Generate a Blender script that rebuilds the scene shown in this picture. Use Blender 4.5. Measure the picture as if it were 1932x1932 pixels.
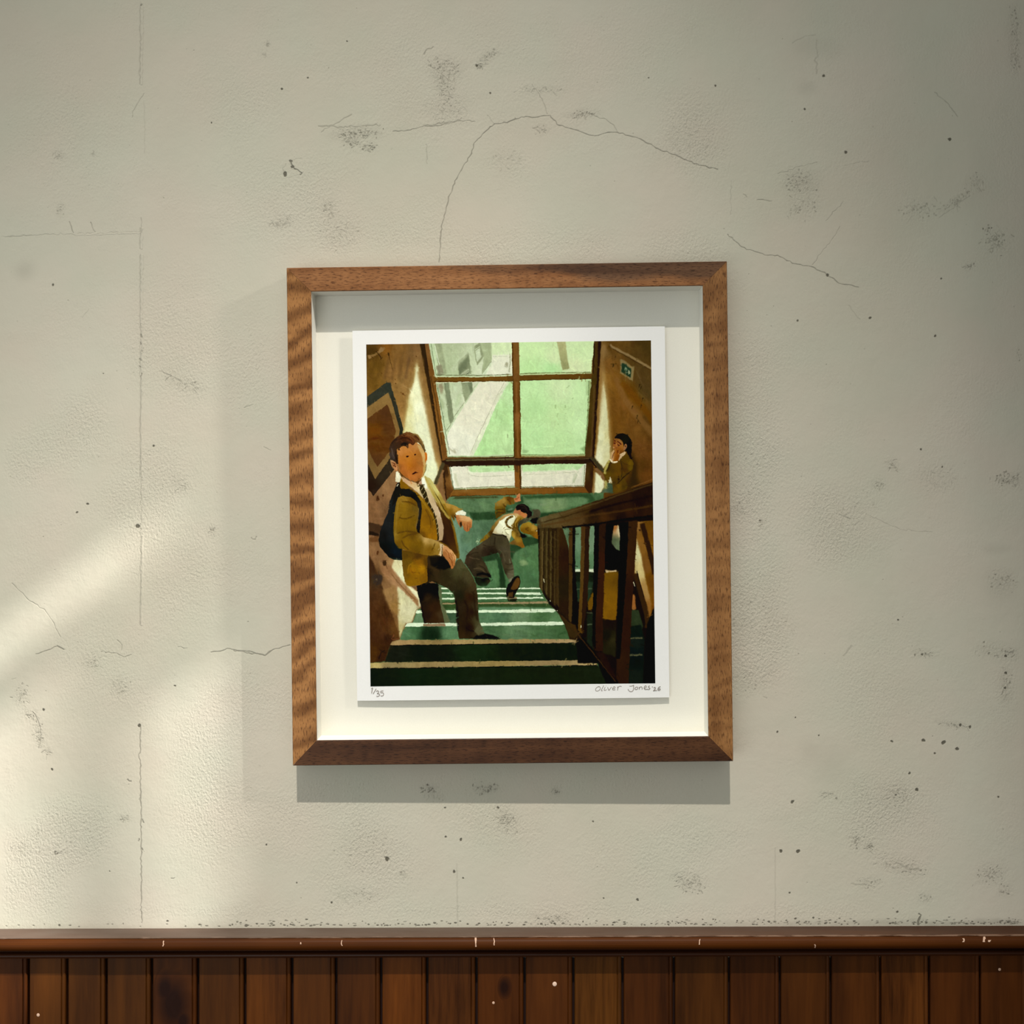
import numpy as np
import bpy, bmesh, math, random

from mathutils import Matrix, Vector

for o in list(bpy.data.objects):
    bpy.data.objects.remove(o, do_unlink=True)
sc = bpy.context.scene
col = sc.collection

# ------------------------------------------------------------------ camera
S = 0.0006                      # metres on the wall per photo pixel
FOCAL = 35 / 36 * 1932          # focal length in pixels
CAM_D = FOCAL * S               # distance of the camera from the plaster
CAM_Z = 1.42                    # height of the camera (floor is z = 0, plaster is y = 0)
cd = bpy.data.cameras.new('camera'); cd.lens = 35; cd.sensor_width = 36; cd.clip_start = 0.02
cam = bpy.data.objects.new('camera', cd); col.objects.link(cam)
cam.location = (0, -CAM_D, CAM_Z); cam.rotation_euler = (math.pi / 2, 0, 0)
sc.camera = cam

# ------------------------------------------------------------------ world, lamps, exposure
sc.view_settings.view_transform = 'Standard'; sc.view_settings.look = 'None'
sc.view_settings.exposure = 0.13; sc.view_settings.gamma = 1.0; sc.view_settings.use_curve_mapping = False
world = bpy.data.worlds.new('room_light'); sc.world = world; world.use_nodes = True
bg = world.node_tree.nodes['Background']; bg.inputs[0].default_value = (0.90, 0.96, 0.92, 1); bg.inputs[1].default_value = 0.52


def aim(o, target):
    o.rotation_euler = (Vector(target) - o.location).to_track_quat('-Z', 'Y').to_euler()


def spot(name, loc, target, power, angle, blend, radius, color):
    d = bpy.data.lights.new(name, 'SPOT'); d.energy = power; d.spot_size = math.radians(angle); d.spot_blend = blend
    d.shadow_soft_size = radius; d.color = color
    o = bpy.data.objects.new(name, d); col.objects.link(o); o.location = loc; aim(o, target)
    return o


# the picture light high overhead: drops the short shadow under the frame and inside it
spot('ceiling_spot_lamp', (-0.10, -3.0, CAM_Z + 5.1), (-0.17, 0, CAM_Z - 1.00), 1370, 19.6, 1.0, 0.035, (1.0, 0.95, 0.86))
# the second lamp, up on the right: throws the wider, paler shadow to the left
spot('right_spot_lamp', (2.35, -0.86, CAM_Z + 1.46), (-0.62, 0, CAM_Z - 0.18), 225, 12.5, 1.0, 0.10, (1.0, 0.96, 0.88))
# soft fill added behind the camera, low left, to brighten wall and shadows
ad = bpy.data.lights.new('added_fill_light', 'AREA'); ad.shape = 'RECTANGLE'; ad.size = 1.2; ad.size_y = 0.9; ad.energy = 6; ad.color = (0.94, 1.0, 1.0)
area = bpy.data.objects.new('added_fill_light', ad); col.objects.link(area); area.location = (-0.80, -1.60, 0.90); aim(area, (-0.45, 0, 0.75))
# sun through the window of the right-hand wall
sd = bpy.data.lights.new('sun', 'SUN'); sd.energy = 5.8; sd.angle = math.radians(0.7); sd.color = (1.0, 0.97, 0.93)
sun = bpy.data.objects.new('sun', sd); col.objects.link(sun); sun.location = (4, -2, 5)
SUN_DIR = Vector((-0.75, 0.32, -0.575)).normalized()
sun.rotation_euler = SUN_DIR.to_track_quat('-Z', 'Y').to_euler()


# ------------------------------------------------------------------ helpers
def px(x, y, d=0.0):
    """photo pixel -> point on the plane lying d in front of the plaster"""
    k = (CAM_D - d) / FOCAL
    return ((x - 966) * k, -d, CAM_Z - (y - 966) * k)


def link(name, me, mat=None, parent=None, **props):
    o = bpy.data.objects.new(name, me); col.objects.link(o)
    if mat is not None:
        me.materials.append(mat)
    if parent is not None:
        o.parent = parent
    for k, v in props.items():
        o[k] = v
    return o


def mesh(name, verts, faces, mat=None, parent=None, smooth=False, **props):
    me = bpy.data.meshes.new(name); me.from_pydata([tuple(v) for v in verts], [], faces); me.update()
    bm = bmesh.new(); bm.from_mesh(me); bmesh.ops.recalc_face_normals(bm, faces=bm.faces); bm.to_mesh(me); bm.free()
    if smooth:
        for p in me.polygons:
            p.use_smooth = True
    return link(name, me, mat, parent, **props)


def box(name, a, b, mat=None, parent=None, bevel=0.0, **props):
    bm = bmesh.new()
    bmesh.ops.create_cube(bm, size=1, matrix=Matrix.Translation([(p + q) / 2 for p, q in zip(a, b)]) @ Matrix.Diagonal([abs(q - p) for p, q in zip(a, b)] + [1]))
    if bevel:
        bmesh.ops.bevel(bm, geom=bm.edges[:], offset=bevel, segments=2, affect='EDGES', profile=.5)
    me = bpy.data.meshes.new(name); bm.to_mesh(me); bm.free()
    return link(name, me, mat, parent, **props)


def extrude_x(prof, x0, x1, slope=0.0):
    """a (y, z) profile swept along x (slope: rise per metre); closed ends"""
    n = len(prof); v = []
    for x in (x0, x1):
        v += [(x, y, z + slope * x) for y, z in prof]
    f = [(i, (i + 1) % n, n + (i + 1) % n, n + i) for i in range(n)] + [tuple(range(n))[::-1], tuple(range(n, 2 * n))]
    return v, f


class NT:
    """short-hand for building node materials"""
    def __init__(self, name):
        self.m = bpy.data.materials.new(name); self.m.use_nodes = True
        self.t = self.m.node_tree; self.n = self.t.nodes; self.p = self.n['Principled BSDF']

    def add(self, kind, **kw):
        nd = self.n.new(kind)
        for k, v in kw.items():
            setattr(nd, k, v)
        return nd

    def set(self, sock, v):
        if isinstance(v, bpy.types.NodeSocket):
            self.t.links.new(v, sock)
        elif v is not None:
            if sock.type == 'RGBA' and len(v) == 3:
                v = (*v, 1)
            sock.default_value = v

    def math(self, op, a, b=None, c=None, clamp=False):
        nd = self.add('ShaderNodeMath', operation=op, use_clamp=clamp)
        for i, v in enumerate((a, b, c)):
            if v is not None:
                self.set(nd.inputs[i], v)
        return nd.outputs[0]

    def mix(self, fac, a, b, blend='MIX'):
        nd = self.add('ShaderNodeMix', data_type='RGBA', blend_type=blend)
        self.set(nd.inputs[0], fac); self.set(nd.inputs[6], a); self.set(nd.inputs[7], b)
        return nd.outputs[2]

    def noise(self, vec, scale, detail=4, rough=.55, dist=0.0, out=0):
        nd = self.add('ShaderNodeTexNoise'); self.set(nd.inputs['Vector'], vec)
        nd.inputs['Scale'].default_value = scale; nd.inputs['Detail'].default_value = detail
        nd.inputs['Roughness'].default_value = rough; nd.inputs['Distortion'].default_value = dist
        return nd.outputs[out]

    def ramp(self, fac, stops, interp='LINEAR'):
        nd = self.add('ShaderNodeValToRGB'); nd.color_ramp.interpolation = interp; e = nd.color_ramp.elements
        while len(e) < len(stops):
            e.new(.5)
        for el, (p, c) in zip(e, stops):
            el.position = p; el.color = (c, c, c, 1) if isinstance(c, (int, float)) else (*c, 1)
        self.set(nd.inputs[0], fac)
        return nd.outputs[0]

    def coords(self, scale=(1, 1, 1), rot=(0, 0, 0), loc=(0, 0, 0), kind='Object', src=None):
        if src is None:
            src = self.add('ShaderNodeTexCoord').outputs[kind]
        mp = self.add('ShaderNodeMapping'); self.set(mp.inputs[0], src)
        mp.inputs['Scale'].default_value = scale; mp.inputs['Rotation'].default_value = rot; mp.inputs['Location'].default_value = loc
        return mp.outputs[0]

    def bump(self, height, strength, distance):
        nd = self.add('ShaderNodeBump'); nd.inputs['Strength'].default_value = strength; nd.inputs['Distance'].default_value = distance
        self.set(nd.inputs['Height'], height)
        return nd.outputs[0]

    def done(self, color=None, rough=None, normal=None, spec=None, coat=None):
        i = self.p.inputs
        self.set(i['Base Color'], color); self.set(i['Roughness'], rough); self.set(i['Normal'], normal)
        if spec is not None:
            self.set(i['Specular IOR Level'], spec)
        if coat is not None:
            i['Coat Weight'].default_value = coat[0]; i['Coat Roughness'].default_value = coat[1]
        return self.m


def lin(r, g=None, b=None):
    c = (r, g, b) if g is not None else r
    return tuple(((v / 255) / 12.92 if v / 255 <= .04045 else ((v / 255 + .055) / 1.055) ** 2.4) for v in c)


def image_from(name, arr, non_color=False):
    """a generated image data block (rows given from the top)"""
    h, w = arr.shape[:2]
    im = bpy.data.images.new(name, w, h, alpha=False, float_buffer=False)
    if non_color:
        im.colorspace_settings.name = 'Non-Color'
    buf = np.ones((h, w, 4), np.float32); buf[..., :3] = np.clip(arr[::-1], 0, 1)
    im.pixels.foreach_set(buf.ravel()); im.update(); im.pack()
    return im


# ---------------------------------------------------------------- the printed picture (flat print on the paper)

PW, PH = 1074, 1290
CROPS = {'O': (0, 0, 1), 'A': (690, 640, 6.9), 'B': (960, 640, 6.9), 'C': (690, 880, 6.9), 'D': (960, 880, 6.9),
         'E': (690, 1060, 6.9), 'F': (960, 1060, 6.9), 'G': (860, 920, 9.66), 'H': (720, 800, 13.8),
         'I': (1110, 800, 14.86), 'J': (1160, 670, 32.2)}


def homography(src, dst):
    a = []
    for (x, y), (u, v) in zip(src, dst):
        a.append([x, y, 1, 0, 0, 0, -u * x, -u * y]); a.append([0, 0, 0, x, y, 1, -v * x, -v * y])
    h = np.linalg.solve(np.array(a, float), np.array(dst, float).ravel())
    return np.append(h, 1).reshape(3, 3)


def smooth_path(p, closed=True, n=5):
    p = np.asarray(p, float); m = len(p); out = []
    for i in range(m if closed else m - 1):
        if closed:
            a, b, c, d = p[i - 1], p[i], p[(i + 1) % m], p[(i + 2) % m]
        else:
            a, b, c, d = p[max(i - 1, 0)], p[i], p[i + 1], p[min(i + 2, m - 1)]
        for t in np.linspace(0, 1, n, endpoint=False):
            out.append(0.5 * ((2 * b) + (c - a) * t + (2 * a - 5 * b + 4 * c - d) * t * t + (3 * b - a - 3 * c + d) * t ** 3))
    if not closed:
        out.append(p[-1])
    return np.array(out)


def box_blur(m, r):
    r = int(round(r))
    if r < 1:
        return m
    for ax in (0, 1):
        for _ in range(2):
            pad = [(0, 0)] * m.ndim; pad[ax] = (r + 1, r)
            c = np.cumsum(np.pad(m, pad, mode='edge'), axis=ax)
            n = m.shape[ax]; k = 2 * r + 1
            m = (np.take(c, range(k, k + n), axis=ax) - np.take(c, range(0, n), axis=ax)) / k
    return m


def fill_mask(w, h, pts, ss=2):
    """even-odd polygon mask on a w x h raster, antialiased"""
    t = np.zeros((h * ss, w * ss + 1), np.int16)
    q = np.asarray(pts, float) * ss
    for (x0, y0), (x1, y1) in zip(q, np.roll(q, -1, axis=0)):
        if y0 == y1:
            continue
        if y0 > y1:
            x0, y0, x1, y1 = x1, y1, x0, y0
        a, b = max(int(np.ceil(y0 - .5)), 0), min(int(np.ceil(y1 - .5)), h * ss)
        if a >= b:
            continue
        r = np.arange(a, b)
        xs = x0 + (r + .5 - y0) * (x1 - x0) / (y1 - y0)
        np.add.at(t, (r, np.clip(np.ceil(xs - .5), 0, w * ss).astype(int)), 1)
    m = (np.cumsum(t, axis=1)[:, :-1] & 1).astype(np.float32)
    return m.reshape(h, ss, w, ss).mean((1, 3))


def noise2(w, h, cell, rng, cy=None):
    cy = cy or cell
    gw, gh = int(w / cell) + 3, int(h / cy) + 3
    g = rng.random((gh, gw)).astype(np.float32) - .5
    x = np.arange(w) / cell; y = np.arange(h) / cy
    xi = x.astype(int); yi = y.astype(int)
    fx = x - xi; fy = (y - yi)[:, None]
    fx = fx * fx * (3 - 2 * fx); fy = fy * fy * (3 - 2 * fy)
    a = g[yi][:, xi] * (1 - fx) + g[yi][:, xi + 1] * fx
    b = g[yi + 1][:, xi] * (1 - fx) + g[yi + 1][:, xi + 1] * fx
    return a * (1 - fy) + b * fy


def paint_picture():
    rng = np.random.default_rng(7)
    img = np.zeros((PH, PW, 3), np.float32)
    hm = homography([(691, 649.5), (1228, 643), (1236.5, 1288.5), (699, 1295.5)], [(0, 0), (PW, 0), (PW, PH), (0, PH)])

    def to_canvas(crop, pts):
        ox, oy, s = CROPS[crop]
        p = np.asarray(pts, float) / s + (ox, oy)
        q = np.c_[p, np.ones(len(p))] @ hm.T
        return q[:, :2] / q[:, 2:]

    def region(q, pad):
        x0, y0 = np.floor(q.min(0)).astype(int) - pad; x1, y1 = np.ceil(q.max(0)).astype(int) + pad
        return max(x0, 0), max(y0, 0), min(x1, PW), min(y1, PH)

    def P(crop, pts, col, blur=0.7, sm=False, a=1.0, tex=9, ang=None):
        """fill a shape; col is one colour or colours placed at points; tex = strength of the brush marks"""
        q = to_canvas(crop, pts)
        if sm:
            q = smooth_path(q)
        pad = int(blur * 3) + 3
        x0, y0, x1, y1 = region(q, pad)
        if x1 <= x0 or y1 <= y0:
            return
        ex = pad
        m = fill_mask(x1 - x0 + 2 * ex, y1 - y0 + 2 * ex, q - (x0 - ex, y0 - ex))
        if blur >= 1:
            m = box_blur(m, blur)
        m = m[ex:ex + y1 - y0, ex:ex + x1 - x0, None] * a
        if isinstance(col, list):
            c = to_canvas(crop, [(x, y) for x, y, _ in col]) - (x0, y0)
            yy, xx = np.mgrid[0:y1 - y0, 0:x1 - x0].astype(np.float32)
            num = np.zeros((y1 - y0, x1 - x0, 3), np.float32); den = np.zeros((y1 - y0, x1 - x0, 1), np.float32)
            for (cx, cy), (_, _, k) in zip(c, col):
                w = (1 / ((xx - cx) ** 2 + (yy - cy) ** 2 + 60) ** 1.5)[..., None]
                num += w * np.array(k, np.float32); den += w
            f = num / den
        else:
            f = np.broadcast_to(np.array(col, np.float32), (y1 - y0, x1 - x0, 3)).copy()
        if tex:
            h, w = y1 - y0, x1 - x0
            n = noise2(w, h, 16, rng, 34) + .6 * noise2(w, h, 6, rng, 14) + .6 * noise2(w, h, 22, rng, 9) + .35 * noise2(w, h, 3, rng)
            f = f * (1 + n[..., None] * tex / 110) + n[..., None] * tex * .16
        img[y0:y1, x0:x1] = img[y0:y1, x0:x1] * (1 - m) + f * m

    def L(crop, pts, wid, col, blur=0.8, sm=True, a=1.0, tex=4, taper=False):
        """a brush line: width in photo pixels"""
        q = np.asarray(pts, float)
        q = smooth_path(q, False, 6) if sm and len(q) > 2 else q
        d = np.gradient(q, axis=0); d /= np.linalg.norm(d, axis=1)[:, None] + 1e-9
        nrm = np.c_[-d[:, 1], d[:, 0]]
        hw = wid * CROPS[crop][2] / 2 * (np.linspace(1, .25, len(q))[:, None] if taper else 1)
        P(crop, np.r_[q + nrm * hw, (q - nrm * hw)[::-1]], col, blur, False, a, tex)

    def S(crop, box, n, ang, length, wid, jit, a=.35, seed=1):
        """loose brush strokes in a box, each picking up the colour under it and shifting it"""
        r = np.random.default_rng(seed)
        for _ in range(n):
            x, y = r.uniform(box[0], box[2]), r.uniform(box[1], box[3])
            t = np.radians(ang + r.normal(0, 14)); ln = length * r.uniform(.5, 1.3)
            q = to_canvas(crop, [(x, y)])[0].astype(int)
            if not (0 <= q[0] < PW and 0 <= q[1] < PH):
                continue
            c = img[q[1], q[0]] + r.normal(0, jit) + r.normal(0, jit * .3, 3)
            dx, dy = np.cos(t) * ln, np.sin(t) * ln
            L(crop, [(x - dx / 2, y - dy / 2), (x + r.normal(0, ln * .04), y + r.normal(0, ln * .04)), (x + dx / 2, y + dy / 2)],
              wid * r.uniform(.6, 1.5), c, 1, True, a * r.uniform(.5, 1), 3, True)

    img[:] = (98, 72, 36)
    # ---- stairwell wall on the left
    P('O', [(680, 640), (800, 640), (842, 880), (850, 1000), (810, 1215), (730, 1260), (680, 1300)],
      [(700, 660, (72, 52, 20)), (730, 655, (118, 78, 30)), (748, 660, (118, 86, 45)), (785, 665, (122, 92, 55)), (712, 690, (96, 70, 26)),
       (740, 700, (130, 95, 52)), (760, 725, (138, 106, 60)), (703, 720, (104, 76, 30)), (740, 760, (132, 98, 52)), (752, 800, (150, 116, 66)),
       (705, 960, (120, 86, 56)), (725, 960, (112, 82, 54)), (735, 920, (134, 100, 66)), (712, 1045, (128, 94, 62)), (740, 1070, (146, 112, 74)), (700, 1090, (80, 54, 30)),
       (722, 1120, (136, 102, 66)), (705, 1160, (66, 42, 22)), (735, 1180, (116, 84, 48)), (715, 1210, (64, 40, 20)), (700, 1245, (70, 44, 16))], tex=14)
    for k in range(7):
        x = 695 + k * 13
        L('O', [(x, 668 + 4 * k % 9), (x - 3, 690), (x - 8, 715)], 5, (84 + 6 * (k % 3), 60 + 5 * (k % 3), 24 + 3 * k), 3, a=.45)
    # the wedge of light beside the window
    P('A', [(665, 250), (620, 520), (540, 800), (500, 1030), (470, 1250), (560, 1700), (900, 1950), (985, 1700), (900, 1400), (840, 1080), (790, 820), (730, 600), (690, 380)], (170, 146, 88), 6, tex=8)
    P('A', [(665, 300), (640, 520), (575, 720), (535, 980), (490, 1240), (600, 1700), (880, 1950), (950, 1720), (895, 1480), (835, 1150), (785, 880), (730, 640), (692, 420)],
      [(665, 350, (216, 214, 170)), (640, 620, (226, 226, 184)), (560, 900, (208, 200, 140)), (520, 1180, (206, 200, 142)), (680, 900, (230, 232, 196)), (720, 1150, (222, 224, 186)), (850, 1450, (220, 222, 186)), (890, 1750, (218, 220, 178))], 3, tex=6)
    S('A', (560, 520, 780, 1180), 40, 82, 240, 1.6, 9, .3, 3)
    for x, y in ((640, 980), (735, 960), (660, 1090), (790, 1290), (770, 1250)):
        L('A', [(x, y), (x + 14, y + 70)], .8, (188, 192, 160), .8, a=.6)
    # pipe bracket and scratches
    L('A', [(25, 215), (130, 195), (250, 110)], 4.6, (120, 92, 52)); L('A', [(140, 160), (165, 190), (205, 250)], 1.6, (52, 36, 14))
    P('A', [(20, 200), (60, 210), (80, 240), (40, 258)], (134, 104, 64)); P('A', [(190, 100), (250, 108), (225, 160), (170, 180)], (132, 104, 66))
    L('A', [(300, 175), (312, 250), (355, 410)], 1.5, (60, 40, 14), taper=True); L('A', [(296, 170), (302, 210)], 3, (60, 42, 16))
    for x, y, r in ((385, 525, 1.4), (390, 572, 1.6), (487, 710, 2.4), (660, 225, 1.4), (208, 440, 1.3), (405, 1222, 1.6)):
        L('A', [(x - 4, y - 9), (x + 5, y + 9)], r, (82, 52, 20))
    # ---- picture hanging in the stairwell
    P('A', [(0, 760), (275, 556), (322, 566), (400, 830), (492, 1170), (470, 1250), (420, 1420), (370, 1700), (100, 2045), (0, 1900)],
      [(180, 640, (50, 52, 42)), (310, 590, (46, 50, 42)), (380, 900, (46, 46, 36)), (470, 1150, (40, 42, 32)), (250, 1790, (48, 40, 28)), (60, 1930, (38, 24, 14)), (120, 1990, (44, 34, 24))], tex=10)
    P('A', [(0, 905), (296, 688), (330, 770), (445, 1180), (420, 1400), (330, 1530), (122, 1822), (0, 1560)],
      [(60, 900, (126, 98, 56)), (290, 720, (130, 102, 58)), (380, 1060, (124, 96, 54)), (230, 1640, (118, 92, 54)), (60, 1640, (106, 82, 46))], tex=9)
    P('A', [(0, 1050), (280, 850), (300, 880), (395, 1195), (330, 1440), (150, 1662), (80, 1540), (0, 1340)],
      [(100, 1020, (84, 54, 26)), (270, 950, (78, 50, 26)), (130, 1180, (96, 58, 14)), (300, 1150, (84, 54, 26)), (180, 1380, (90, 56, 22)), (140, 1600, (78, 50, 26))], tex=9)
    S('A', (60, 980, 340, 1500), 40, 2, 180, 6, 9, .35, 4)
    # ---- right wall
    P('O', [(1120, 630), (1250, 630), (1250, 1000), (1200, 1000), (1100, 990), (1118, 860)],
      [(1140, 660, (124, 96, 56)), (1150, 655, (88, 62, 22)), (1225, 655, (70, 54, 22)), (1200, 680, (80, 60, 26)), (1150, 690, (112, 78, 34)), (1145, 715, (132, 94, 40)), (1165, 720, (120, 82, 30)),
       (1215, 735, (84, 66, 32)), (1190, 745, (104, 68, 14)), (1180, 760, (118, 80, 34)), (1222, 800, (88, 62, 24)), (1200, 800, (112, 76, 32)), (1160, 800, (110, 74, 26)), (1155, 840, (104, 70, 26)),
       (1215, 850, (104, 68, 30)), (1220, 900, (98, 62, 24)), (1205, 880, (84, 56, 20)), (1200, 920, (52, 36, 8)), (1210, 925, (112, 74, 34))], tex=12)
    L('B', [(1400, 500), (1500, 760), (1680, 1010), (1880, 1240)], 11, (126, 90, 48), 4, a=.7)
    L('B', [(1470, 560), (1640, 760), (1800, 960), (1880, 1100)], 10, (104, 64, 8), 4, a=.75)
    P('B', [(1420, 500), (1560, 470), (1900, 900), (1900, 500), (1700, 250), (1600, 560)], (80, 62, 32), 6, a=.6)
    S('B', (1260, 200, 1840, 1200), 60, 65, 260, 3, 9, .35, 5)
    # light on the right wall
    P('B', [(1235, 340), (1205, 560), (1175, 900), (1150, 1300), (1120, 1560), (1240, 1690), (1345, 1560), (1325, 1200), (1300, 860), (1260, 560)], (166, 140, 84), 6)
    P('B', [(1232, 540), (1205, 720), (1185, 1000), (1165, 1300), (1130, 1555), (1235, 1680), (1320, 1560), (1305, 1240), (1280, 880), (1250, 640)],
      [(1230, 600, (214, 206, 158)), (1220, 900, (216, 212, 164)), (1200, 1250, (220, 220, 176)), (1280, 1250, (204, 196, 140)), (1180, 1540, (226, 224, 184)), (1270, 1540, (208, 202, 150))], 2.5, tex=6)
    L('B', [(1240, 60), (1215, 300), (1200, 700), (1150, 1100)], 9, (150, 118, 72), 5, a=.5)
    P('D', [(1122, 60), (1245, 175), (1262, 260), (1150, 428), (1090, 350)], (150, 122, 76), 3)
    P('D', [(1135, 75), (1235, 178), (1240, 270), (1150, 418), (1118, 330)], (224, 222, 180), 1.6, tex=5)
    # pipe and exit sign
    L('B', [(1305, 90), (1375, 135), (1600, 262), (1900, 432)], 2.6, (58, 40, 14), 1.4, a=.8)
    L('B', [(1320, 70), (1345, 102), (1400, 128), (1620, 250), (1900, 415)], 4.4, (136, 112, 74), 1)
    P('J', [(360, 240), (480, 290), (1030, 700), (1190, 690), (1150, 1000), (1085, 1590), (960, 1540), (320, 1110)], (132, 114, 74), 1.2)
    P('J', [(435, 470), (990, 830), (1000, 1000), (965, 1410), (390, 1020)], (34, 56, 38), 1, tex=6)
    P('J', [(620, 730), (770, 810), (765, 890), (735, 880), (730, 1010), (690, 900), (640, 860), (630, 960), (610, 960)], (120, 138, 108), .8)
    P('J', [(660, 1060), (720, 1040), (740, 1130)], (110, 132, 104), .8)
    P('J', [(840, 910), (900, 950), (945, 1090), (930, 1170), (850, 1195), (800, 1170), (850, 1110), (770, 1055), (830, 1010)], (140, 146, 112), .8)
    for x, y, w in ((1385, 245, 1.5), (1360, 350, 3.2), (1700, 610, 3), (1718, 640, 2), (1740, 790, 3), (1720, 880, 2), (1610, 890, 2.6), (1670, 1010, 3), (1680, 1080, 2.4)):
        L('B', [(x + 7, y - 26), (x - 8, y + 24)], w, (52, 38, 14), .9, a=.85, taper=True)
    # ---- the window: glass first
    P('A', [(815, 40), (1932, 40), (1932, 480), (905, 490)], [(1000, 100, (172, 184, 146)), (1400, 120, (182, 192, 156)), (1750, 120, (204, 220, 170)), (1100, 400, (172, 186, 146)), (1700, 400, (214, 216, 188))], tex=7)
    P('A', [(895, 40), (985, 40), (1055, 440), (955, 470), (900, 200)], (146, 156, 122), 1.5, tex=14)
    P('A', [(830, 40), (900, 40), (960, 470), (905, 478)], (186, 202, 160), 1.2)
    L('A', [(850, 60), (920, 470)], 1, (92, 110, 78)); L('A', [(905, 80), (985, 440)], 1.2, (212, 218, 188))
    P('A', [(920, 350), (990, 330), (1020, 460), (945, 465)], (132, 130, 104), 2)
    P('A', [(1480, 40), (1640, 40), (1645, 290), (1510, 450), (1540, 240)], (160, 172, 134), 1)
    P('A', [(1200, 300), (1342, 172), (1380, 452), (1218, 468)], (118, 128, 98), 1, tex=12)
    P('A', [(1215, 280), (1335, 185), (1320, 350), (1230, 450), (1212, 400)], (106, 116, 88), 1.5)
    P('A', [(1235, 462), (1310, 400), (1345, 380), (1362, 445)], (166, 174, 142), 1); L('A', [(1315, 460), (1358, 425)], 1, (80, 88, 66))
    P('A', [(1408, 100), (1490, 40), (1540, 228), (1450, 342)], (140, 150, 116), 1)
    P('A', [(1428, 150), (1488, 112), (1508, 225), (1452, 298)], (188, 198, 164), 1); L('A', [(1425, 135), (1490, 95)], 1.2, (186, 198, 160))
    L('A', [(1130, 420), (1260, 250), (1420, 100)], 8, (190, 200, 164), 4, a=.6)
    P('A', [(1655, 205), (1905, 200), (1905, 480), (1540, 485), (1640, 330)], (216, 216, 190), 1.2, tex=5)
    P('A', [(1520, 452), (1640, 292), (1650, 320), (1560, 470)], (196, 206, 172), 1); L('A', [(1515, 455), (1640, 290)], 1, (140, 150, 118))
    L('A', [(1660, 225), (1850, 222)], 1, (180, 186, 158)); L('A', [(1880, 190), (1885, 300), (1868, 430)], 2, (150, 154, 124), 1.4)
    P('A', [(1812, 350), (1830, 300), (1855, 320), (1850, 370)], (160, 160, 132), 1.4, sm=True)
    P('B', [(135, 30), (1115, 30), (1075, 450), (140, 470)], [(250, 120, (196, 222, 160)), (600, 250, (206, 222, 168)), (950, 150, (204, 226, 168)), (300, 400, (184, 218, 152)), (850, 350, (210, 222, 170)), (560, 380, (176, 216, 150))], tex=4)
    P('B', [(628, 30), (742, 30), (765, 250), (792, 385), (702, 402), (668, 240)], [(680, 80, (170, 170, 120)), (740, 350, (150, 152, 104)), (700, 250, (164, 166, 116))], 1, tex=12)
    L('A', [(920, 460), (1100, 468), (1500, 470), (1905, 455)], 1.4, (96, 104, 70)); L('B', [(150, 452), (500, 440), (1068, 432)], 1.4, (104, 112, 70))
    L('A', [(905, 482), (1400, 486), (1905, 474)], 2.2, (190, 202, 158)); L('B', [(150, 464), (600, 452), (1075, 444)], 2, (184, 198, 142))
    # middle panes
    P('A', [(900, 550), (1925, 545), (1925, 1530), (1065, 1535)], [(1000, 620, (176, 188, 150)), (1150, 800, (186, 196, 160)), (1030, 1050, (184, 198, 158)), (1400, 900, (214, 212, 186))], tex=7)
    P('A', [(1020, 555), (1080, 555), (1112, 750), (1158, 1058), (1118, 1112), (1085, 1060), (1060, 880)], (122, 132, 102), 1, tex=12)
    P('A', [(1243, 555), (1388, 555), (1398, 705), (1300, 822), (1275, 740)], (136, 146, 114), 1, tex=12); P('A', [(1330, 555), (1388, 555), (1398, 700), (1370, 730)], (110, 120, 92), 1)
    P('A', [(940, 590), (1000, 570), (1020, 650), (985, 720)], (140, 132, 104), 3)
    L('A', [(1180, 880), (1240, 700)], 6, (176, 192, 150), 4, a=.7); L('A', [(985, 780), (1010, 900)], 5, (158, 172, 132), 3)
    P('A', [(1040, 1230), (1160, 1020), (1290, 830), (1470, 555), (1500, 555), (1330, 830), (1130, 1110), (1060, 1290)], (192, 204, 166), 1)
    L('A', [(1048, 1200), (1110, 1105)], 1.2, (130, 140, 108)); L('A', [(1155, 1005), (1285, 825)], 1.3, (140, 150, 116)); L('A', [(1395, 660), (1470, 560)], 1, (150, 160, 126))
    P('A', [(1490, 550), (1835, 550), (1350, 1530), (1075, 1530), (1055, 1290), (1130, 1110)], [(1600, 650, (216, 212, 186)), (1350, 1000, (220, 216, 190)), (1150, 1350, (222, 220, 196)), (1300, 1450, (218, 218, 194))], .9, tex=5)
    P('A', [(1835, 550), (1870, 550), (1400, 1530), (1345, 1530)], (212, 216, 184), .9)
    L('A', [(1805, 560), (1640, 890), (1360, 1490)], 1, (172, 172, 144)); L('A', [(1822, 575), (1680, 840)], .8, (188, 194, 160))
    P('A', [(1870, 550), (1930, 550), (1930, 1530), (1400, 1530), (1520, 1290), (1700, 860)], [(1870, 700, (184, 216, 156)), (1800, 1000, (176, 212, 148)), (1850, 1300, (182, 214, 152)), (1500, 1480, (174, 212, 146))], .9, tex=10)
    S('A', (1600, 700, 1900, 1480), 50, 50, 90, 5, 6, .3, 8)
    for q in ([(1080, 1400), (1110, 1440), (1180, 1480)], [(1150, 1430), (1175, 1480)]):
        L('A', q, 2.4, (170, 166, 138), 1.6)
    L('A', [(1850, 1235), (1852, 1285)], 2, (140, 160, 116), 1.2)
    P('B', [(140, 515), (1085, 510), (1005, 1520), (160, 1525)], [(250, 620, (186, 218, 156)), (700, 650, (200, 220, 166)), (950, 700, (196, 224, 164)), (350, 900, (176, 212, 148)), (650, 1000, (188, 216, 154)), (950, 1100, (198, 226, 166)), (300, 1300, (180, 216, 152)), (700, 1350, (184, 216, 152)), (900, 1480, (186, 218, 156))], 1, tex=4)
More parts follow.
